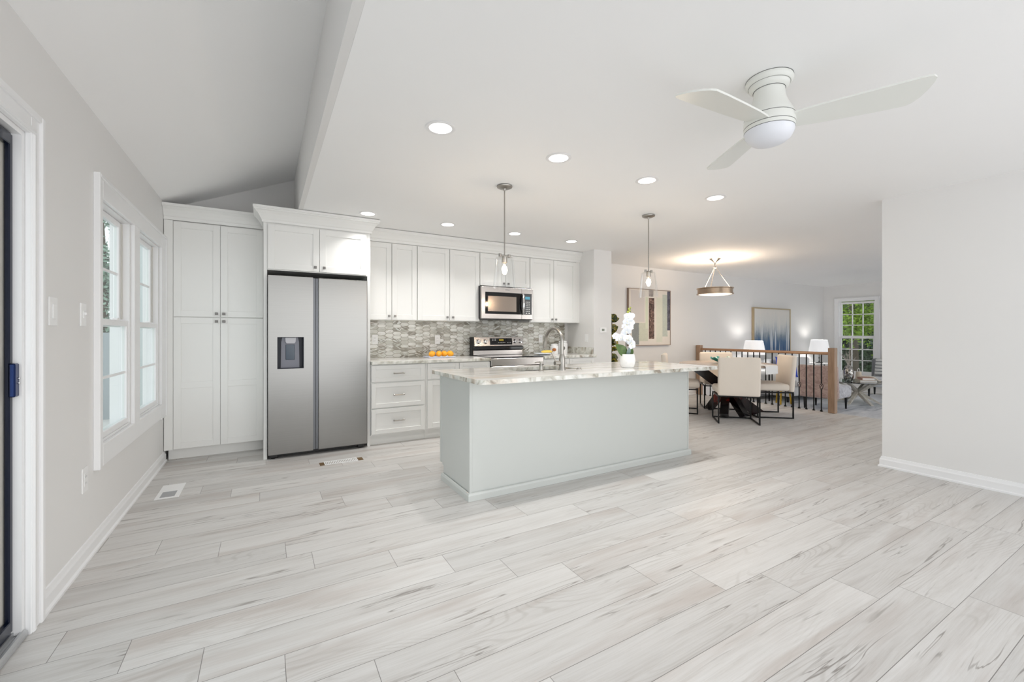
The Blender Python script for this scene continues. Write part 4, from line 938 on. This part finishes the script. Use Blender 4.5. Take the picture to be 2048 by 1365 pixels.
for a in (math.radians(75), math.radians(-105)):
    v = Vector((math.cos(a), math.sin(a), 0)); c_ = Vector((tcx, tcy, 0)); mb = MB()
    mb.bar(c_ + v*.04 + UP*.36, c_ + v*.36, .12, .09, Vector((-v.y, v.x, 0)))
    for vv in mb.bm.verts: vv.co.z = max(0.001, min(.7315, vv.co.z))
    mb.build('slab_leg', M_darkw, dt)
M_teal = mat('teal_glass', (44, 150, 142), .15)
mb = MB(); n = 40; prof = [(.05, .7605), (.07, .768), (.10, .785), (.14, .808), (.185, .835)]; bx, by = 5.93, 3.93; rings = []
for j, (r_, z) in enumerate(prof + [(r_-.006, z+.006) for r_, z in prof[::-1]]):
    k_ = j if j < 5 else 9-j
    rings.append([mb.bm.verts.new((bx + r_*math.cos(2*PI*i/n), by + r_*math.sin(2*PI*i/n), z + (k_/4)**2*.014*math.sin(7*2*PI*i/n))) for i in range(n)])
for a, b in zip(rings, rings[1:]):
    for i in range(n): mb.bm.faces.new((a[i], a[(i+1) % n], b[(i+1) % n], b[i]))
mb.bm.faces.new(rings[0][::-1]); mb.bm.faces.new(rings[-1]); mb.smooth = True
tag(mb.build('fluted_bowl', M_teal), 'teal bowl with a wavy flaring rim on the dining table', 'bowl')
# linen runner hanging over the right edge, folded napkin on it
v = Vector((-.02, -1, 0)).normalized(); s = Vector((1, -.02, 0)).normalized(); c_ = Vector((tcx, tcy, 0))
mb = MB(); prof = [(.24, .7612), (.655, .7612), (.668, .757), (.672, .745), (.674, .65)]; th_ = .004; rows = []
for q, z in prof:
    rows.append([mb.bm.verts.new(c_ + v*q + s*w_ + UP*(z + (0.0 if q < .6 else .003*math.sin(w_*40)))) for w_ in (-.14, -.07, 0, .07, .14)])
rows2 = []
for (q, z) in prof:
    dq, dzz = ((0, th_) if q <= .655 else (th_, th_*.6 if q < .67 else 0))
    rows2.append([mb.bm.verts.new(c_ + v*(q+dq) + s*w_ + UP*(z+dzz)) for w_ in (-.14, -.07, 0, .07, .14)])
for R_ in (rows, rows2):
    for a, b in zip(R_, R_[1:]):
        for k in range(4): mb.bm.faces.new((a[k], a[k+1], b[k+1], b[k]))
for k in range(4): mb.bm.faces.new((rows[0][k], rows[0][k+1], rows2[0][k+1], rows2[0][k])); mb.bm.faces.new((rows[-1][k], rows[-1][k+1], rows2[-1][k+1], rows2[-1][k]))
for a, b, a2, b2 in zip(rows, rows[1:], rows2, rows2[1:]):
    for k in (0, 4): mb.bm.faces.new((a[k], b[k], b2[k], a2[k]))
mb.smooth = True; tag(mb.build('table_runner', M_white_f), 'white cloth runner hanging over the right edge of the dining table', 'table runner')
mb = MB(); p0 = c_ + v*.42 + UP*.7655
A_ = [p0 + s*.07, p0 - s*.07, p0 - v*.05]; top_ = p0 + UP*.075 - v*.01
vs = [mb.bm.verts.new(p) for p in A_] + [mb.bm.verts.new(top_)]
for q in ((0, 1, 2), (0, 1, 3), (1, 2, 3), (2, 0, 3)): mb.bm.faces.new([vs[k] for k in q])
tag(mb.build('folded_napkin', M_white_f), 'white napkin folded into a peak on the table runner', 'napkin')
# wall art in the dining area
def art_mat(name, fn_):
    m = mat(name, (220, 212, 200), .55); g = NG(m); fn_(g); return m
a1 = thing('wall_art', 'framed abstract canvas with upright bands of brown, grey and cream', 'painting', (6.05, YD, .985))
X0, X1, Z0, Z1 = 5.515, 6.60, .985, 2.01
mb = MB(); mb.box(X0, X0+.012, YD-.045, YD-.001, Z0, Z1); mb.box(X1-.012, X1, YD-.045, YD-.001, Z0, Z1); mb.box(X0+.012, X1-.012, YD-.045, YD-.001, Z1-.012, Z1); mb.box(X0+.012, X1-.012, YD-.045, YD-.001, Z0, Z0+.012)
mb.build('frame', mat('brown_grey_frame', (150, 132, 118), .4, .3), a1)
def band_art(g):
    x, y, z = g.sep(g.pos()); u = g.math('DIVIDE', g.math('SUBTRACT', x, X0), X1-X0); v = g.math('DIVIDE', g.math('SUBTRACT', z, Z0), Z1-Z0)
    n = g.noise(g.pos(), 14, 4, .6, 1.5); c = g.mix(g.noise(g.pos(), 4, 3), lin((214, 206, 198)), lin((228, 222, 212)))
    def rect(u0, u1, v0, v1):
        jit = g.math('MULTIPLY', g.math('SUBTRACT', n, .5), .02); uu = g.math('ADD', u, jit)
        a = g.math('MULTIPLY', g.math('GREATER_THAN', uu, u0), g.math('LESS_THAN', uu, u1)); b = g.math('MULTIPLY', g.math('GREATER_THAN', v, v0), g.math('LESS_THAN', v, v1)); return g.math('MULTIPLY', a, b)
    c = g.mix(rect(.05, .37, .42, .97), c, lin((206, 200, 196)))
    c = g.mix(rect(.24, .45, .08, .40), c, g.mix(n, lin((186, 188, 172)), lin((208, 210, 192))))
    c = g.mix(rect(.39, .45, .30, .86), c, lin((206, 212, 190)))
    c = g.mix(rect(.08, .24, .02, .40), c, g.mix(n, lin((118, 122, 122)), lin((150, 154, 152))))
    c = g.mix(rect(.65, .80, .06, .86), c, g.mix(n, lin((204, 206, 190)), lin((220, 220, 206))))
    c = g.mix(rect(.80, .93, .16, .92), c, g.mix(n, lin((170, 178, 166)), lin((200, 206, 196))))
    c = g.mix(rect(.92, .99, .27, .985), c, g.ramp(n, [(.35, lin((62, 60, 72))), (.55, lin((96, 94, 108))), (.7, lin((128, 122, 132)))]))
    c = g.mix(rect(.47, .60, .12, .845), c, g.ramp(n, [(.32, lin((38, 26, 22))), (.5, lin((92, 66, 56))), (.64, lin((140, 112, 98))), (.72, lin((206, 186, 176)))]))
    c = g.mix(rect(.47, .58, .87, .985), c, g.ramp(n, [(.35, lin((112, 102, 100))), (.65, lin((168, 158, 152)))]))
    g.color(c); g.bump(n, .3, .003)
box(X0+.012, X1-.012, YD-.038, YD-.004, Z0+.012, Z1-.012).build('canvas', art_mat('upright_band_painting', band_art), a1)
a2 = thing('wall_art', 'framed abstract canvas of blue and white vertical strokes above the sofa', 'painting', (10.03, YD, .77))
U0, U1, V0, V1 = 9.28, 10.79, .76, 1.785
mb = MB(); mb.box(U0, U0+.03, YD-.05, YD-.001, V0, V1); mb.box(U1-.03, U1, YD-.05, YD-.001, V0, V1); mb.box(U0+.03, U1-.03, YD-.05, YD-.001, V1-.025, V1); mb.box(U0+.03, U1-.03, YD-.05, YD-.001, V0, V0+.025)
mb.build('frame', mat('champagne_frame', (190, 172, 140), .35, .6), a2)
def blue_art(g):
    P = g.pos(); x, y, z = g.sep(P); v = g.math('DIVIDE', g.math('SUBTRACT', z, V0), V1-V0)
    n = g.noise(g.scale(P, (16, 1, 1.6)), 1.0, 4, .6); n2 = g.noise(P, 22, 4, .7)
    f = g.math('ADD', v, g.math('MULTIPLY', g.math('SUBTRACT', n, .5), .55))
    f = g.math('ADD', f, g.math('MULTIPLY', g.math('SUBTRACT', n2, .5), .14))
    c = g.ramp(f, [(.10, lin((44, 84, 130))), (.26, lin((70, 104, 140))), (.38, lin((130, 144, 158))), (.50, lin((184, 190, 194))), (.66, lin((214, 214, 210))), (.9, lin((222, 218, 212)))])
    s = g.math('MULTIPLY', g.ramp(g.noise(g.scale(P, (22, 1, 1)), 1.0, 2), [(.58, (0, 0, 0)), (.66, (1, 1, 1))]), g.ramp(v, [(.45, (.8, .8, .8)), (.62, (0, 0, 0))]))
    g.color(g.mix(s, c, lin((222, 226, 230))))
box(U0+.03, U1-.03, YD-.04, YD-.004, V0+.025, V1-.025).build('canvas', art_mat('blue_stroke_painting', blue_art), a2)
# tall plant behind the stub wall
hp = thing('tall_potted_plant', 'tall leafy green-yellow plant behind the stub wall', 'potted plant', (4.80, 5.18, 0))
mb = MB(); mb.lathe([(.13, 0), (.17, .30), (.175, .34), (.155, .34), (.15, .30), (.0, .30)], (4.80, 5.18, 0), 28); mb.build('pot', mat('charcoal_pot', (60, 60, 62), .5), hp)
mb = MB()
for k in range(3): mb.tube([(4.80+.03*k-.03, 5.18, .29), (4.79+.04*k-.03, 5.17, .8), (4.80+.05*(k-1), 5.17, 1.30+.1*k)], .012, 8)
mb.build('stem', mat('brown_cane', (92, 74, 50), .7), hp)
M_croton = mat('croton_leaf', (90, 96, 30), .3); g = NG(M_croton); g.color(g.ramp(g.noise(g.pos(True), 16, 3, .6, 1), [(.4, lin((34, 46, 22))), (.52, lin((76, 88, 30))), (.62, lin((176, 150, 40)))]))
rnd = random.Random(4)
lf = MB()
for k in range(46):
    z = .55 + 1.0*k/46; a = k*2.4; r0 = .03
    b0 = (4.80 + r0*math.cos(a), 5.18 + r0*math.sin(a), z); L = .16 + .03*rnd.random()
    tp_ = (4.80 + L*math.cos(a), 5.18 + L*math.sin(a)*.8, z + rnd.uniform(-.10, .12)); leaf(lf, b0, tp_, .11, .02, UP*.45 - VF*rnd.uniform(.4, 1.0) + VR*rnd.uniform(-.3, .3), .0015, 6, .12)
lf.build('leaves', M_croton, hp)
# ------------------------------------------------ railing
ra = thing('stair_railing', 'wooden handrail with black iron balusters between dining and living rooms', 'railing', (7.41, 4.3, 0))
M_oak = wood('brown_oak_rail', (178, 140, 108), (140, 104, 76), .4, (30, 2, 30)); M_oak2 = wood('grey_brown_post', (170, 142, 118), (136, 112, 92), .45, (30, 30, 3))
def newel(y_, zt, nm, lab=None):
    mb = MB(); mb.box(7.375, 7.465, y_-.045, y_+.045, 0.0005, zt, bev=.006, seg=2); mb.build(nm, M_oak2, ra)
newel(3.155, .985, 'newel_post'); newel(5.44, .975, 'newel_post')
mb = MB(); mb.prism([(7.392, .878), (7.448, .878), (7.452, .895), (7.446, .912), (7.436, .921), (7.404, .921), (7.394, .912), (7.388, .895)], 3.201, 5.394, 'y'); mb.build('handrail', M_oak, ra)
for i in range(20):
    y_ = 3.305 + i*.1055
    if y_ > 5.36: break
    mb = MB(); s_ = .0065
    if i % 3 == 0:
        zc = .385
        mb.box(7.42-s_, 7.42+s_, y_-s_, y_+s_, .0005, zc-.05); mb.box(7.42-s_, 7.42+s_, y_-s_, y_+s_, zc+.05, .879)
        for k in range(4):
            a0 = k*PI/2; pts = [(7.42 + .026*math.sin(PI*q/8)*math.cos(a0+q*PI/8), y_ + .026*math.sin(PI*q/8)*math.sin(a0+q*PI/8), zc-.055+.11*q/8) for q in range(9)]; mb.tube(pts, .0035, 6)
        mb.smooth = False
    else: mb.box(7.42-s_, 7.42+s_, y_-s_, y_+s_, .0005, .879)
    bo = mb.build('baluster', M_bmetal, ra)
    mb = MB(); mb.box(7.42-.016, 7.42+.016, y_-.016, y_+.016, .0005, .012, bev=.002); mb.box(7.42-.011, 7.42+.011, y_-.011, y_+.011, .012, .024, bev=.002); mb.build('shoe', M_bmetal, bo)
# ================================================================== LIVING ROOM (sunken)
tag(box(7.75, 12.1, 1.6, 5.20, FL+.0005, FL+.012, bev=.004).build('area_rug', rug_mat()), 'pale grey streaked area rug on the living room floor', 'rug')
RZ = FL+.0125
# sofa
so = thing('sofa', 'white sofa against the back wall under the blue painting', 'sofa', (10.1, 4.98, FL))
M_sofa = fabric('off_white_sofa', (222, 223, 224))
mb = MB(); mb.soft(9.17, 11.03, 4.60, 5.44, FL+.13, FL+.32, .03, 4); mb.build('base', M_sofa, so)
for a, b in ((9.27, 10.095), (10.105, 10.93)):
    mb = MB(); mb.soft(a, b, 4.56, 5.20, FL+.325, FL+.47, .04, 4, .015); mb.build('seat_cushion', M_sofa, so)
    mb = MB(); mb.soft(a, b, 5.10, 5.26, FL+.46, FL+.86, .05, 4, 0, Matrix.Translation((0, 0, 0))); mb.build('back_cushion', M_sofa, so)
mb = MB(); mb.soft(9.17, 11.03, 5.27, 5.45, FL+.14, FL+.82, .04, 4); mb.build('back', M_sofa, so)
for a, b in ((9.06, 9.25), (10.95, 11.14)): mb = MB(); mb.soft(a, b, 4.58, 5.44, FL+.13, FL+.64, .04, 4); mb.build('arm', M_sofa, so)
for x_ in (9.15, 11.05):
    for y_ in (4.68, 5.38): mb = MB(); mb.lathe([(.02, FL+(.0125 if y_ < 5 else .0005)), (.028, FL+.135)], (x_, y_, 0), 12); mb.build('leg', M_black, so)
def pillow(name, label, x_, y_, z_, rz, w_, h_, m, tilt=.3):
    mb = MB(); rr = bmesh.ops.create_grid(mb.bm, x_segments=12, y_segments=12, size=1)
    T = Matrix.Translation((x_, y_, z_)) @ Matrix.Rotation(rz, 4, 'Z') @ Matrix.Rotation(PI/2 - tilt, 4, 'X')
    top = {}; bm = mb.bm
    g0 = [(v, v.co.copy()) for v in rr['verts']]; faces = [[v for v in f.verts] for f in bm.faces]
    for v, c in g0:
        k = ((1-c.x**2)*(1-c.y**2))**.45; pin = 1 - .05*(c.x**2*c.y**2 < .8 and (abs(c.x) > .99 or abs(c.y) > .99))
        v.co = T @ Vector((c.x*w_/2*pin, c.y*h_/2*pin, .065*k)); top[v] = bm.verts.new(T @ Vector((c.x*w_/2*pin, c.y*h_/2*pin, -.065*k-.0005)))
    for f_ in faces: bm.faces.new([top[v] for v in f_][::-1])
    bmesh.ops.remove_doubles(bm, verts=bm.verts[:], dist=.001); mb.smooth = True
    return tag(mb.build(name, m), label, 'pillow')
pillow('throw_pillow', 'bright royal blue throw pillow standing on the sofa', 9.50, 4.88, FL+.70, -.5, .44, .44, fabric('royal_blue_velvet', (18, 62, 186), 200, .6, .25), .2)
pillow('throw_pillow', 'beige throw pillow behind the blue one on the sofa', 9.78, 4.99, FL+.70, -.2, .42, .42, fabric('beige_pillow', (206, 190, 172)), .2)
# lamps on end tables
def table_lamp(x_, y_, zt, label):
    t = thing('table_lamp', label, 'lamp', (x_, y_, zt), group='white-shaded lamps beside the sofa')
    mb = MB(); mb.lathe([(.075, zt+.0005), (.075, zt+.012), (.02, zt+.02), (.010, zt+.04), (.007, zt+.06), (.007, zt+.10), (.016, zt+.12), (.007, zt+.14), (.006, zt+.33)], (x_, y_, 0), 20); mb.build('base', M_bmetal, t)
    mb = MB(); mb.lathe([(.215, zt+.27), (.165, zt+.555), (.163, zt+.555), (.213, zt+.27)], (x_, y_, 0), 40, False); mb.build('lamp_shade', M_lshade, t)
    lamp('lamp_glow', 'POINT', (x_, y_, zt+.42), 6, (1, .95, .88), .05)
def end_table(name, x_, y_, zt, label, m):
    t = thing(name, label, 'side table', (x_, y_, FL)); w_ = .21
    mb = MB(); mb.box(x_-w_, x_+w_, y_-w_, y_+w_, zt-.02, zt, bev=.002); mb.build('tabletop', m, t)
    for sx in (-1, 1):
        for sy in (-1, 1):
            mb = MB(); mb.box(x_+sx*(w_-.012)-.01, x_+sx*(w_-.012)+.01, y_+sy*(w_-.012)-.01, y_+sy*(w_-.012)+.01, FL+.0125 if y_-w_ < 5.2 and sy < 0 else FL+.0005, zt-.0205); mb.build('leg', M_bmetal, t)
    mb = MB()
    for sx in (-1, 1): mb.box(x_+sx*(w_-.012)-.006, x_+sx*(w_-.012)+.006, y_-w_+.03, y_+w_-.03, FL+.20, FL+.212)
    mb.build('side_rail', M_bmetal, t)
M_et = mat('white_stone_top', (220, 220, 220), .2)
end_table('end_table', 8.78, 5.15, .50, 'black metal end table left of the sofa under a lamp', M_et)
end_table('end_table', 11.52, 5.18, .50, 'black metal end table right of the sofa under a lamp', M_et)
table_lamp(8.78, 5.15, .50, 'white-shaded table lamp left of the blue painting')
table_lamp(11.52, 5.18, .50, 'white-shaded table lamp near the far window corner')
ac = thing('accent_table', 'small gold-legged accent table beside the left arm of the sofa', 'side table', (8.85, 4.62, FL))
mb = MB(); mb.lathe([(0, FL+.42), (.17, FL+.42), (.17, FL+.435), (0, FL+.435)], (8.85, 4.62, 0), 28); mb.build('tabletop', M_et, ac)
for k in range(3):
    a = k*2*PI/3+1.3; mb = MB(); mb.bar((8.85+.10*math.cos(a), 4.62+.10*math.sin(a), FL+.4195), (8.85+.15*math.cos(a), 4.62+.15*math.sin(a), RZ), .022); mb.build('leg', mat('gold_leg', (206, 168, 60), .3, .8) if 'gold_leg' not in MATS else MATS['gold_leg'], ac)
# pink-grey slipper chairs
def velvet(name, a, b):
    m = mat(name, a, .8); g = NG(m); n = g.noise(g.pos(True), 9, 5, .65, 1.5); g.color(g.ramp(n, [(.35, lin(b)), (.6, lin(a))])); g.b.inputs['Sheen Weight'].default_value = .5; return m
sc2 = thing('slipper_chair', 'mauve crushed velvet slipper chair behind the newel post', 'chair', (0, 0, 0))
M_v1 = velvet('mauve_crushed_velvet', (186, 164, 156), (150, 126, 120)); M_v2 = velvet('silver_crushed_velvet', (206, 206, 212), (150, 150, 160))
mb = MB(); mb.soft(-.31, .31, -.26, .34, .22, .44, .05, 4, .01); mb.build('seat', M_v2, sc2)
Mk = Matrix.Translation((0, -.27, .22)) @ Matrix.Rotation(math.radians(6), 4, 'X')
mb = MB(); mb.soft(-.31, .31, -.06, .05, 0, .60, .04, 4, 0, Mk); mb.build('backrest', M_v1, sc2)
for sx in (-1, 1):
    for yy in (-.24, .26): mb = MB(); mb.lathe([(.014, 0), (.024, .22)], (sx*.24, yy, 0), 12); lg = mb.build('leg', M_black, sc2)
sc2.location = (9.0, 3.95, RZ); sc2.rotation_euler = (0, 0, -PI/2 + .08)
ac2 = thing('accent_chair', 'grey accent chair beside the far window, cut off by the right wall', 'chair', (0, 0, 0))
M_gf = fabric('pale_grey_upholstery', (204, 206, 210))
mb = MB(); mb.soft(-.33, .33, -.28, .34, .22, .42, .05, 4, .01); mb.build('seat', M_gf, ac2)
mb = MB(); mb.soft(-.33, .33, -.06, .05, 0, .60, .04, 4, 0, Matrix.Translation((0, -.29, .22)) @ Matrix.Rotation(math.radians(8), 4, 'X')); mb.build('backrest', fabric('charcoal_grey_back', (120, 122, 126)), ac2)
for sx in (-1, 1):
    for yy in (-.24, .26): mb = MB(); mb.lathe([(.014, 0), (.024, .22)], (sx*.26, yy, 0), 12); mb.build('leg', M_black, ac2)
ac2.location = (11.86, 4.00, RZ); ac2.rotation_euler = (0, 0, PI/2+.15)
M_str = mat('striped_pillow_cloth', (206, 206, 204), .9); g = NG(M_str); zz = g.sep(g.pos())[2]; g.color(g.mix(g.math('LESS_THAN', g.math('FRACT', g.math('MULTIPLY', zz, 14.0)), .22), lin((208, 208, 206)), lin((84, 86, 90))))
pillow('throw_pillow', 'grey and dark striped throw pillow on the chair by the far window', 11.90, 4.04, FL+.66, PI/2+.7, .40, .40, M_str, .2)
# coffee table
kx, ky, kz = 10.27, 3.93, .25
cf = thing('coffee_table', 'round glass coffee table on white crossed beams', 'coffee table', (kx, ky, RZ))
mb = MB(); mb.lathe([(0, kz-.012), (.465, kz-.012), (.47, kz-.006), (.465, kz), (0, kz)], (kx, ky, 0), 48); mb.build('glass_top', thin_glass('table_glass', (.82, .90, .88), .12, 1.6), cf)
mid_ = RZ + (kz-.012-RZ)*.5; M_wb = wood('whitewashed_beam', (206, 202, 194), (176, 170, 160), .5, (20, 20, 20))
for k in range(3):
    a = math.radians(-62 + 60*k); v = Vector((math.cos(a), math.sin(a), 0)); c_ = Vector((kx, ky, 0)); s = Vector((-v.y, v.x, 0))
    for sg in (-1, 1):
        mb = MB(); mb.bar(c_ + v*sg*.02 + UP*mid_, c_ + v*sg*.36 + UP*(RZ-.03), .065, .05, s); mb.bar(c_ - v*sg*.02 + UP*(mid_), c_ + v*sg*.34 + UP*(kz+.015), .065, .05, s)
        for vv in mb.bm.verts: vv.co.z = max(RZ+.0003, min(kz-.0125, vv.co.z))
        mb.build('beam_leg', M_wb, cf)
vs_ = thing('vase', 'mercury glass vase with bare twigs on the coffee table', 'vase', (10.10, 4.02, kz))
mb = MB(); mb.lathe([(.05, kz+.0005), (.06, kz+.01), (.082, kz+.07), (.092, kz+.15), (.086, kz+.22), (.06, kz+.285), (.036, kz+.315), (.034, kz+.325), (.03, kz+.32)], (10.10, 4.02, 0), 28); 
M_merc = mat('mottled_mercury_glass', (176, 172, 166), .12, .9); g = NG(M_merc); g.color(g.ramp(g.noise(g.pos(True), 30, 4, .7), [(.4, lin((96, 90, 84))), (.6, lin((208, 206, 202)))])); mb.build('vessel', M_merc, vs_)
mb = MB(); rnd = random.Random(11)
for k in range(12):
    a = rnd.uniform(0, 2*PI); L = rnd.uniform(.18, .36); sp_ = rnd.uniform(.08, .24); p0 = Vector((10.10, 4.02, kz+.30)); p1 = p0 + Vector((math.cos(a)*sp_*.4, math.sin(a)*sp_*.4, L*.5)); p2 = p0 + Vector((math.cos(a)*sp_, math.sin(a)*sp_, L))
    mb.tube([p0, p1, p2], [.003, .0025, .001], 5)
    mb.tube([p1, p1 + (p2-p1)*.5 + Vector((.03*math.sin(k), .03*math.cos(k), .02))], [.002, .001], 4)
mb.build('twigs', mat('silvery_twig', (190, 184, 176), .6), vs_)
def book(x_, y_, z_, rz, w_, d_, h_, label, cm, gr='books stacked on the coffee table'):
    t = thing('book', label, 'book', (0, 0, 0), 0, gr)
    mb = MB(); mb.box(-w_/2, w_/2, -d_/2, d_/2, 0, .003); mb.box(-w_/2, w_/2, -d_/2, d_/2, h_-.003, h_); mb.box(-w_/2, -w_/2+.003, -d_/2, d_/2, .003, h_-.003); mb.build('cover', cm, t)
    mb = MB(); mb.box(-w_/2+.003, w_/2-.005, -d_/2+.005, d_/2-.005, .0031, h_-.0031); mb.build('pages', M_plast, t); t.location = (x_, y_, z_); t.rotation_euler = (0, 0, rz)
book(10.33, 3.82, kz+.0005, -.95, .27, .35, .035, 'large pale cream book at the bottom of the coffee table stack', mat('cream_cover', (206, 196, 176), .5))
book(10.34, 3.82, kz+.036, -.9, .20, .26, .045, 'pink-brown book on top of the coffee table stack', mat('dusty_pink_cover', (190, 146, 130), .5))
mb = MB(); pts = [(10.30, 3.90, kz+.095), (10.33, 3.84, kz+.10), (10.37, 3.78, kz+.098), (10.405, 3.72, kz+.088), (10.43, 3.68, kz+.05), (10.45, 3.66, kz+.020), (10.49, 3.64, kz+.018)]
for k in range(26):
    t_ = k/25*(len(pts)-1); i = min(int(t_), len(pts)-2); p = Vector(pts[i]).lerp(Vector(pts[i+1]), t_-i); mb.ball(p, .0155, 8)
tag(mb.build('bead_garland', mat('pale_wood_beads', (214, 206, 194), .6)), 'string of pale wooden beads draped over the stacked books', 'bead garland')
ln = thing('candle_lantern', 'cream bottle-shaped lantern with a loop handle behind the books', 'lantern', (10.55, 4.02, kz))
mb = MB(); mb.lathe([(.055, kz+.0005), (.058, kz+.02), (.046, kz+.15), (.043, kz+.17), (0, kz+.171)], (10.55, 4.02, 0), 20); mb.build('body', mat('cream_ceramic', (216, 204, 186), .4), ln)
mb = MB(); mb.tube([(10.55+.03*math.cos(a*PI/8), 4.02-.01*math.cos(a*PI/8), kz+.165+.075*math.sin(a*PI/8)) for a in range(9)], .005, 6); mb.build('loop_handle', M_plast, ln)
# ================================================================== OUTSIDE
def leafmat(name, a, b):
    m = mat(name, a, .6); g = NG(m); g.color(g.mix(g.noise(g.pos(), 3.0, 2), lin(a), lin(b))); return m
def tree(label, x_, y_, h_, r_, n, m, zlo=.25, seed=1, size=.12, gz=-.8, nm='broadleaf_tree'):
    rnd = random.Random(seed); t = thing(nm, label, 'tree', (x_, y_, gz))
    mb = MB(); mb.tube([(x_, y_, gz), (x_+.1, y_, gz+h_*.4), (x_, y_+.1, gz+h_*.85)], [.16, .11, .03], 8); mb.build('trunk', M_bark, t)
    mb = MB(); bm = mb.bm
    cl = [(rnd.gauss(0, r_*.5), rnd.gauss(0, r_*.5), rnd.uniform(zlo, 1)*h_) for _ in range(26)]
    for _ in range(n):
        c = cl[rnd.randrange(26)]; p = Vector((x_+c[0]+rnd.gauss(0, r_*.28), y_+c[1]+rnd.gauss(0, r_*.28), gz+c[2]+rnd.gauss(0, r_*.28)))
        a = Vector((rnd.gauss(0, 1), rnd.gauss(0, 1), rnd.gauss(0, .6))).normalized(); b = a.cross(Vector((rnd.gauss(0, 1), rnd.gauss(0, 1), rnd.gauss(0, 1)))).normalized(); s = size*rnd.uniform(.6, 1.2)
        bm.faces.new([bm.verts.new(p - a*s*.5), bm.verts.new(p + b*s*.28), bm.verts.new(p + a*s*.5), bm.verts.new(p - b*s*.28)])
    o_ = bpy.data.meshes.new('foliage'); 
    bm.to_mesh(o_); bm.free(); o_.materials.append(m); q = bpy.data.objects.new('foliage', o_); C.collection.objects.link(q); q.parent = t; q.location = -Vector((x_, y_, gz))
M_bark = mat('grey_bark', (84, 74, 64), .9)
M_l1 = leafmat('bright_leaf', (150, 176, 44), (86, 122, 40)); M_l2 = leafmat('dark_leaf', (44, 64, 40), (70, 88, 58)); M_l3 = leafmat('soft_conifer', (112, 140, 124), (150, 172, 156))
struct(box(-14, XL-.16, -3, 24, -.35, -.3), 'floor', mat('pale_deck', (226, 224, 220), .8)); struct(box(XE+.2, 34, -8, 18, -.9, -.8), 'floor', mat('shaded_lawn', (70, 86, 50), .9))
tree('bright leafy tree just outside the far window', 14.7, 5.75, 4.6, .8, 12000, M_l1, .45, 3, .095)
tree('darker tree standing behind the bright one outside the far window', 18.4, 7.2, 5.2, 1.2, 9000, M_l2, .15, 5, .17)
tree('dark shrubby tree lower right outside the far window', 16.9, 5.3, 2.2, .35, 6000, M_l2, .1, 8, .10)
tree('large shaded tree farthest outside the far window', 26.0, 9.9, 7.5, 2.0, 8000, M_l2, .05, 9, .36)
tree('soft green conifer seen through the left windows', -3.55, 14.0, 6.5, 1.0, 9000, M_l3, .1, 12, .13, -.3, 'conifer_tree')
def siding(name, label, cat, x0, x1, y_, z0_, z1_, pitch, m, bat=.02):
    t = thing(name, label, cat, ((x0+x1)/2, y_, z0_)); box(x0, x1, y_, y_+.12, z0_, z1_).build('boards', m, t); mb = MB(); n = int((x1-x0)/pitch)
    for k in range(n+1): mb.box(x0+k*pitch, x0+k*pitch+.06, y_-bat, y_-.0005, z0_, z1_)
    mb.build('battens', M_bat, t)
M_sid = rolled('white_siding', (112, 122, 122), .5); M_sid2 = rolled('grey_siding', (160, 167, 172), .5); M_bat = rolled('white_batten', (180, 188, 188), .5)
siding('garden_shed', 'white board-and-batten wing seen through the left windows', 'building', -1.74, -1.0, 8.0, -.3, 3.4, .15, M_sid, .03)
siding('garden_fence', 'pale grey board fence seen through the lower left window panes', 'fence', -6.0, -1.75, 10.0, -.3, 1.22, .42, M_sid2, .04)
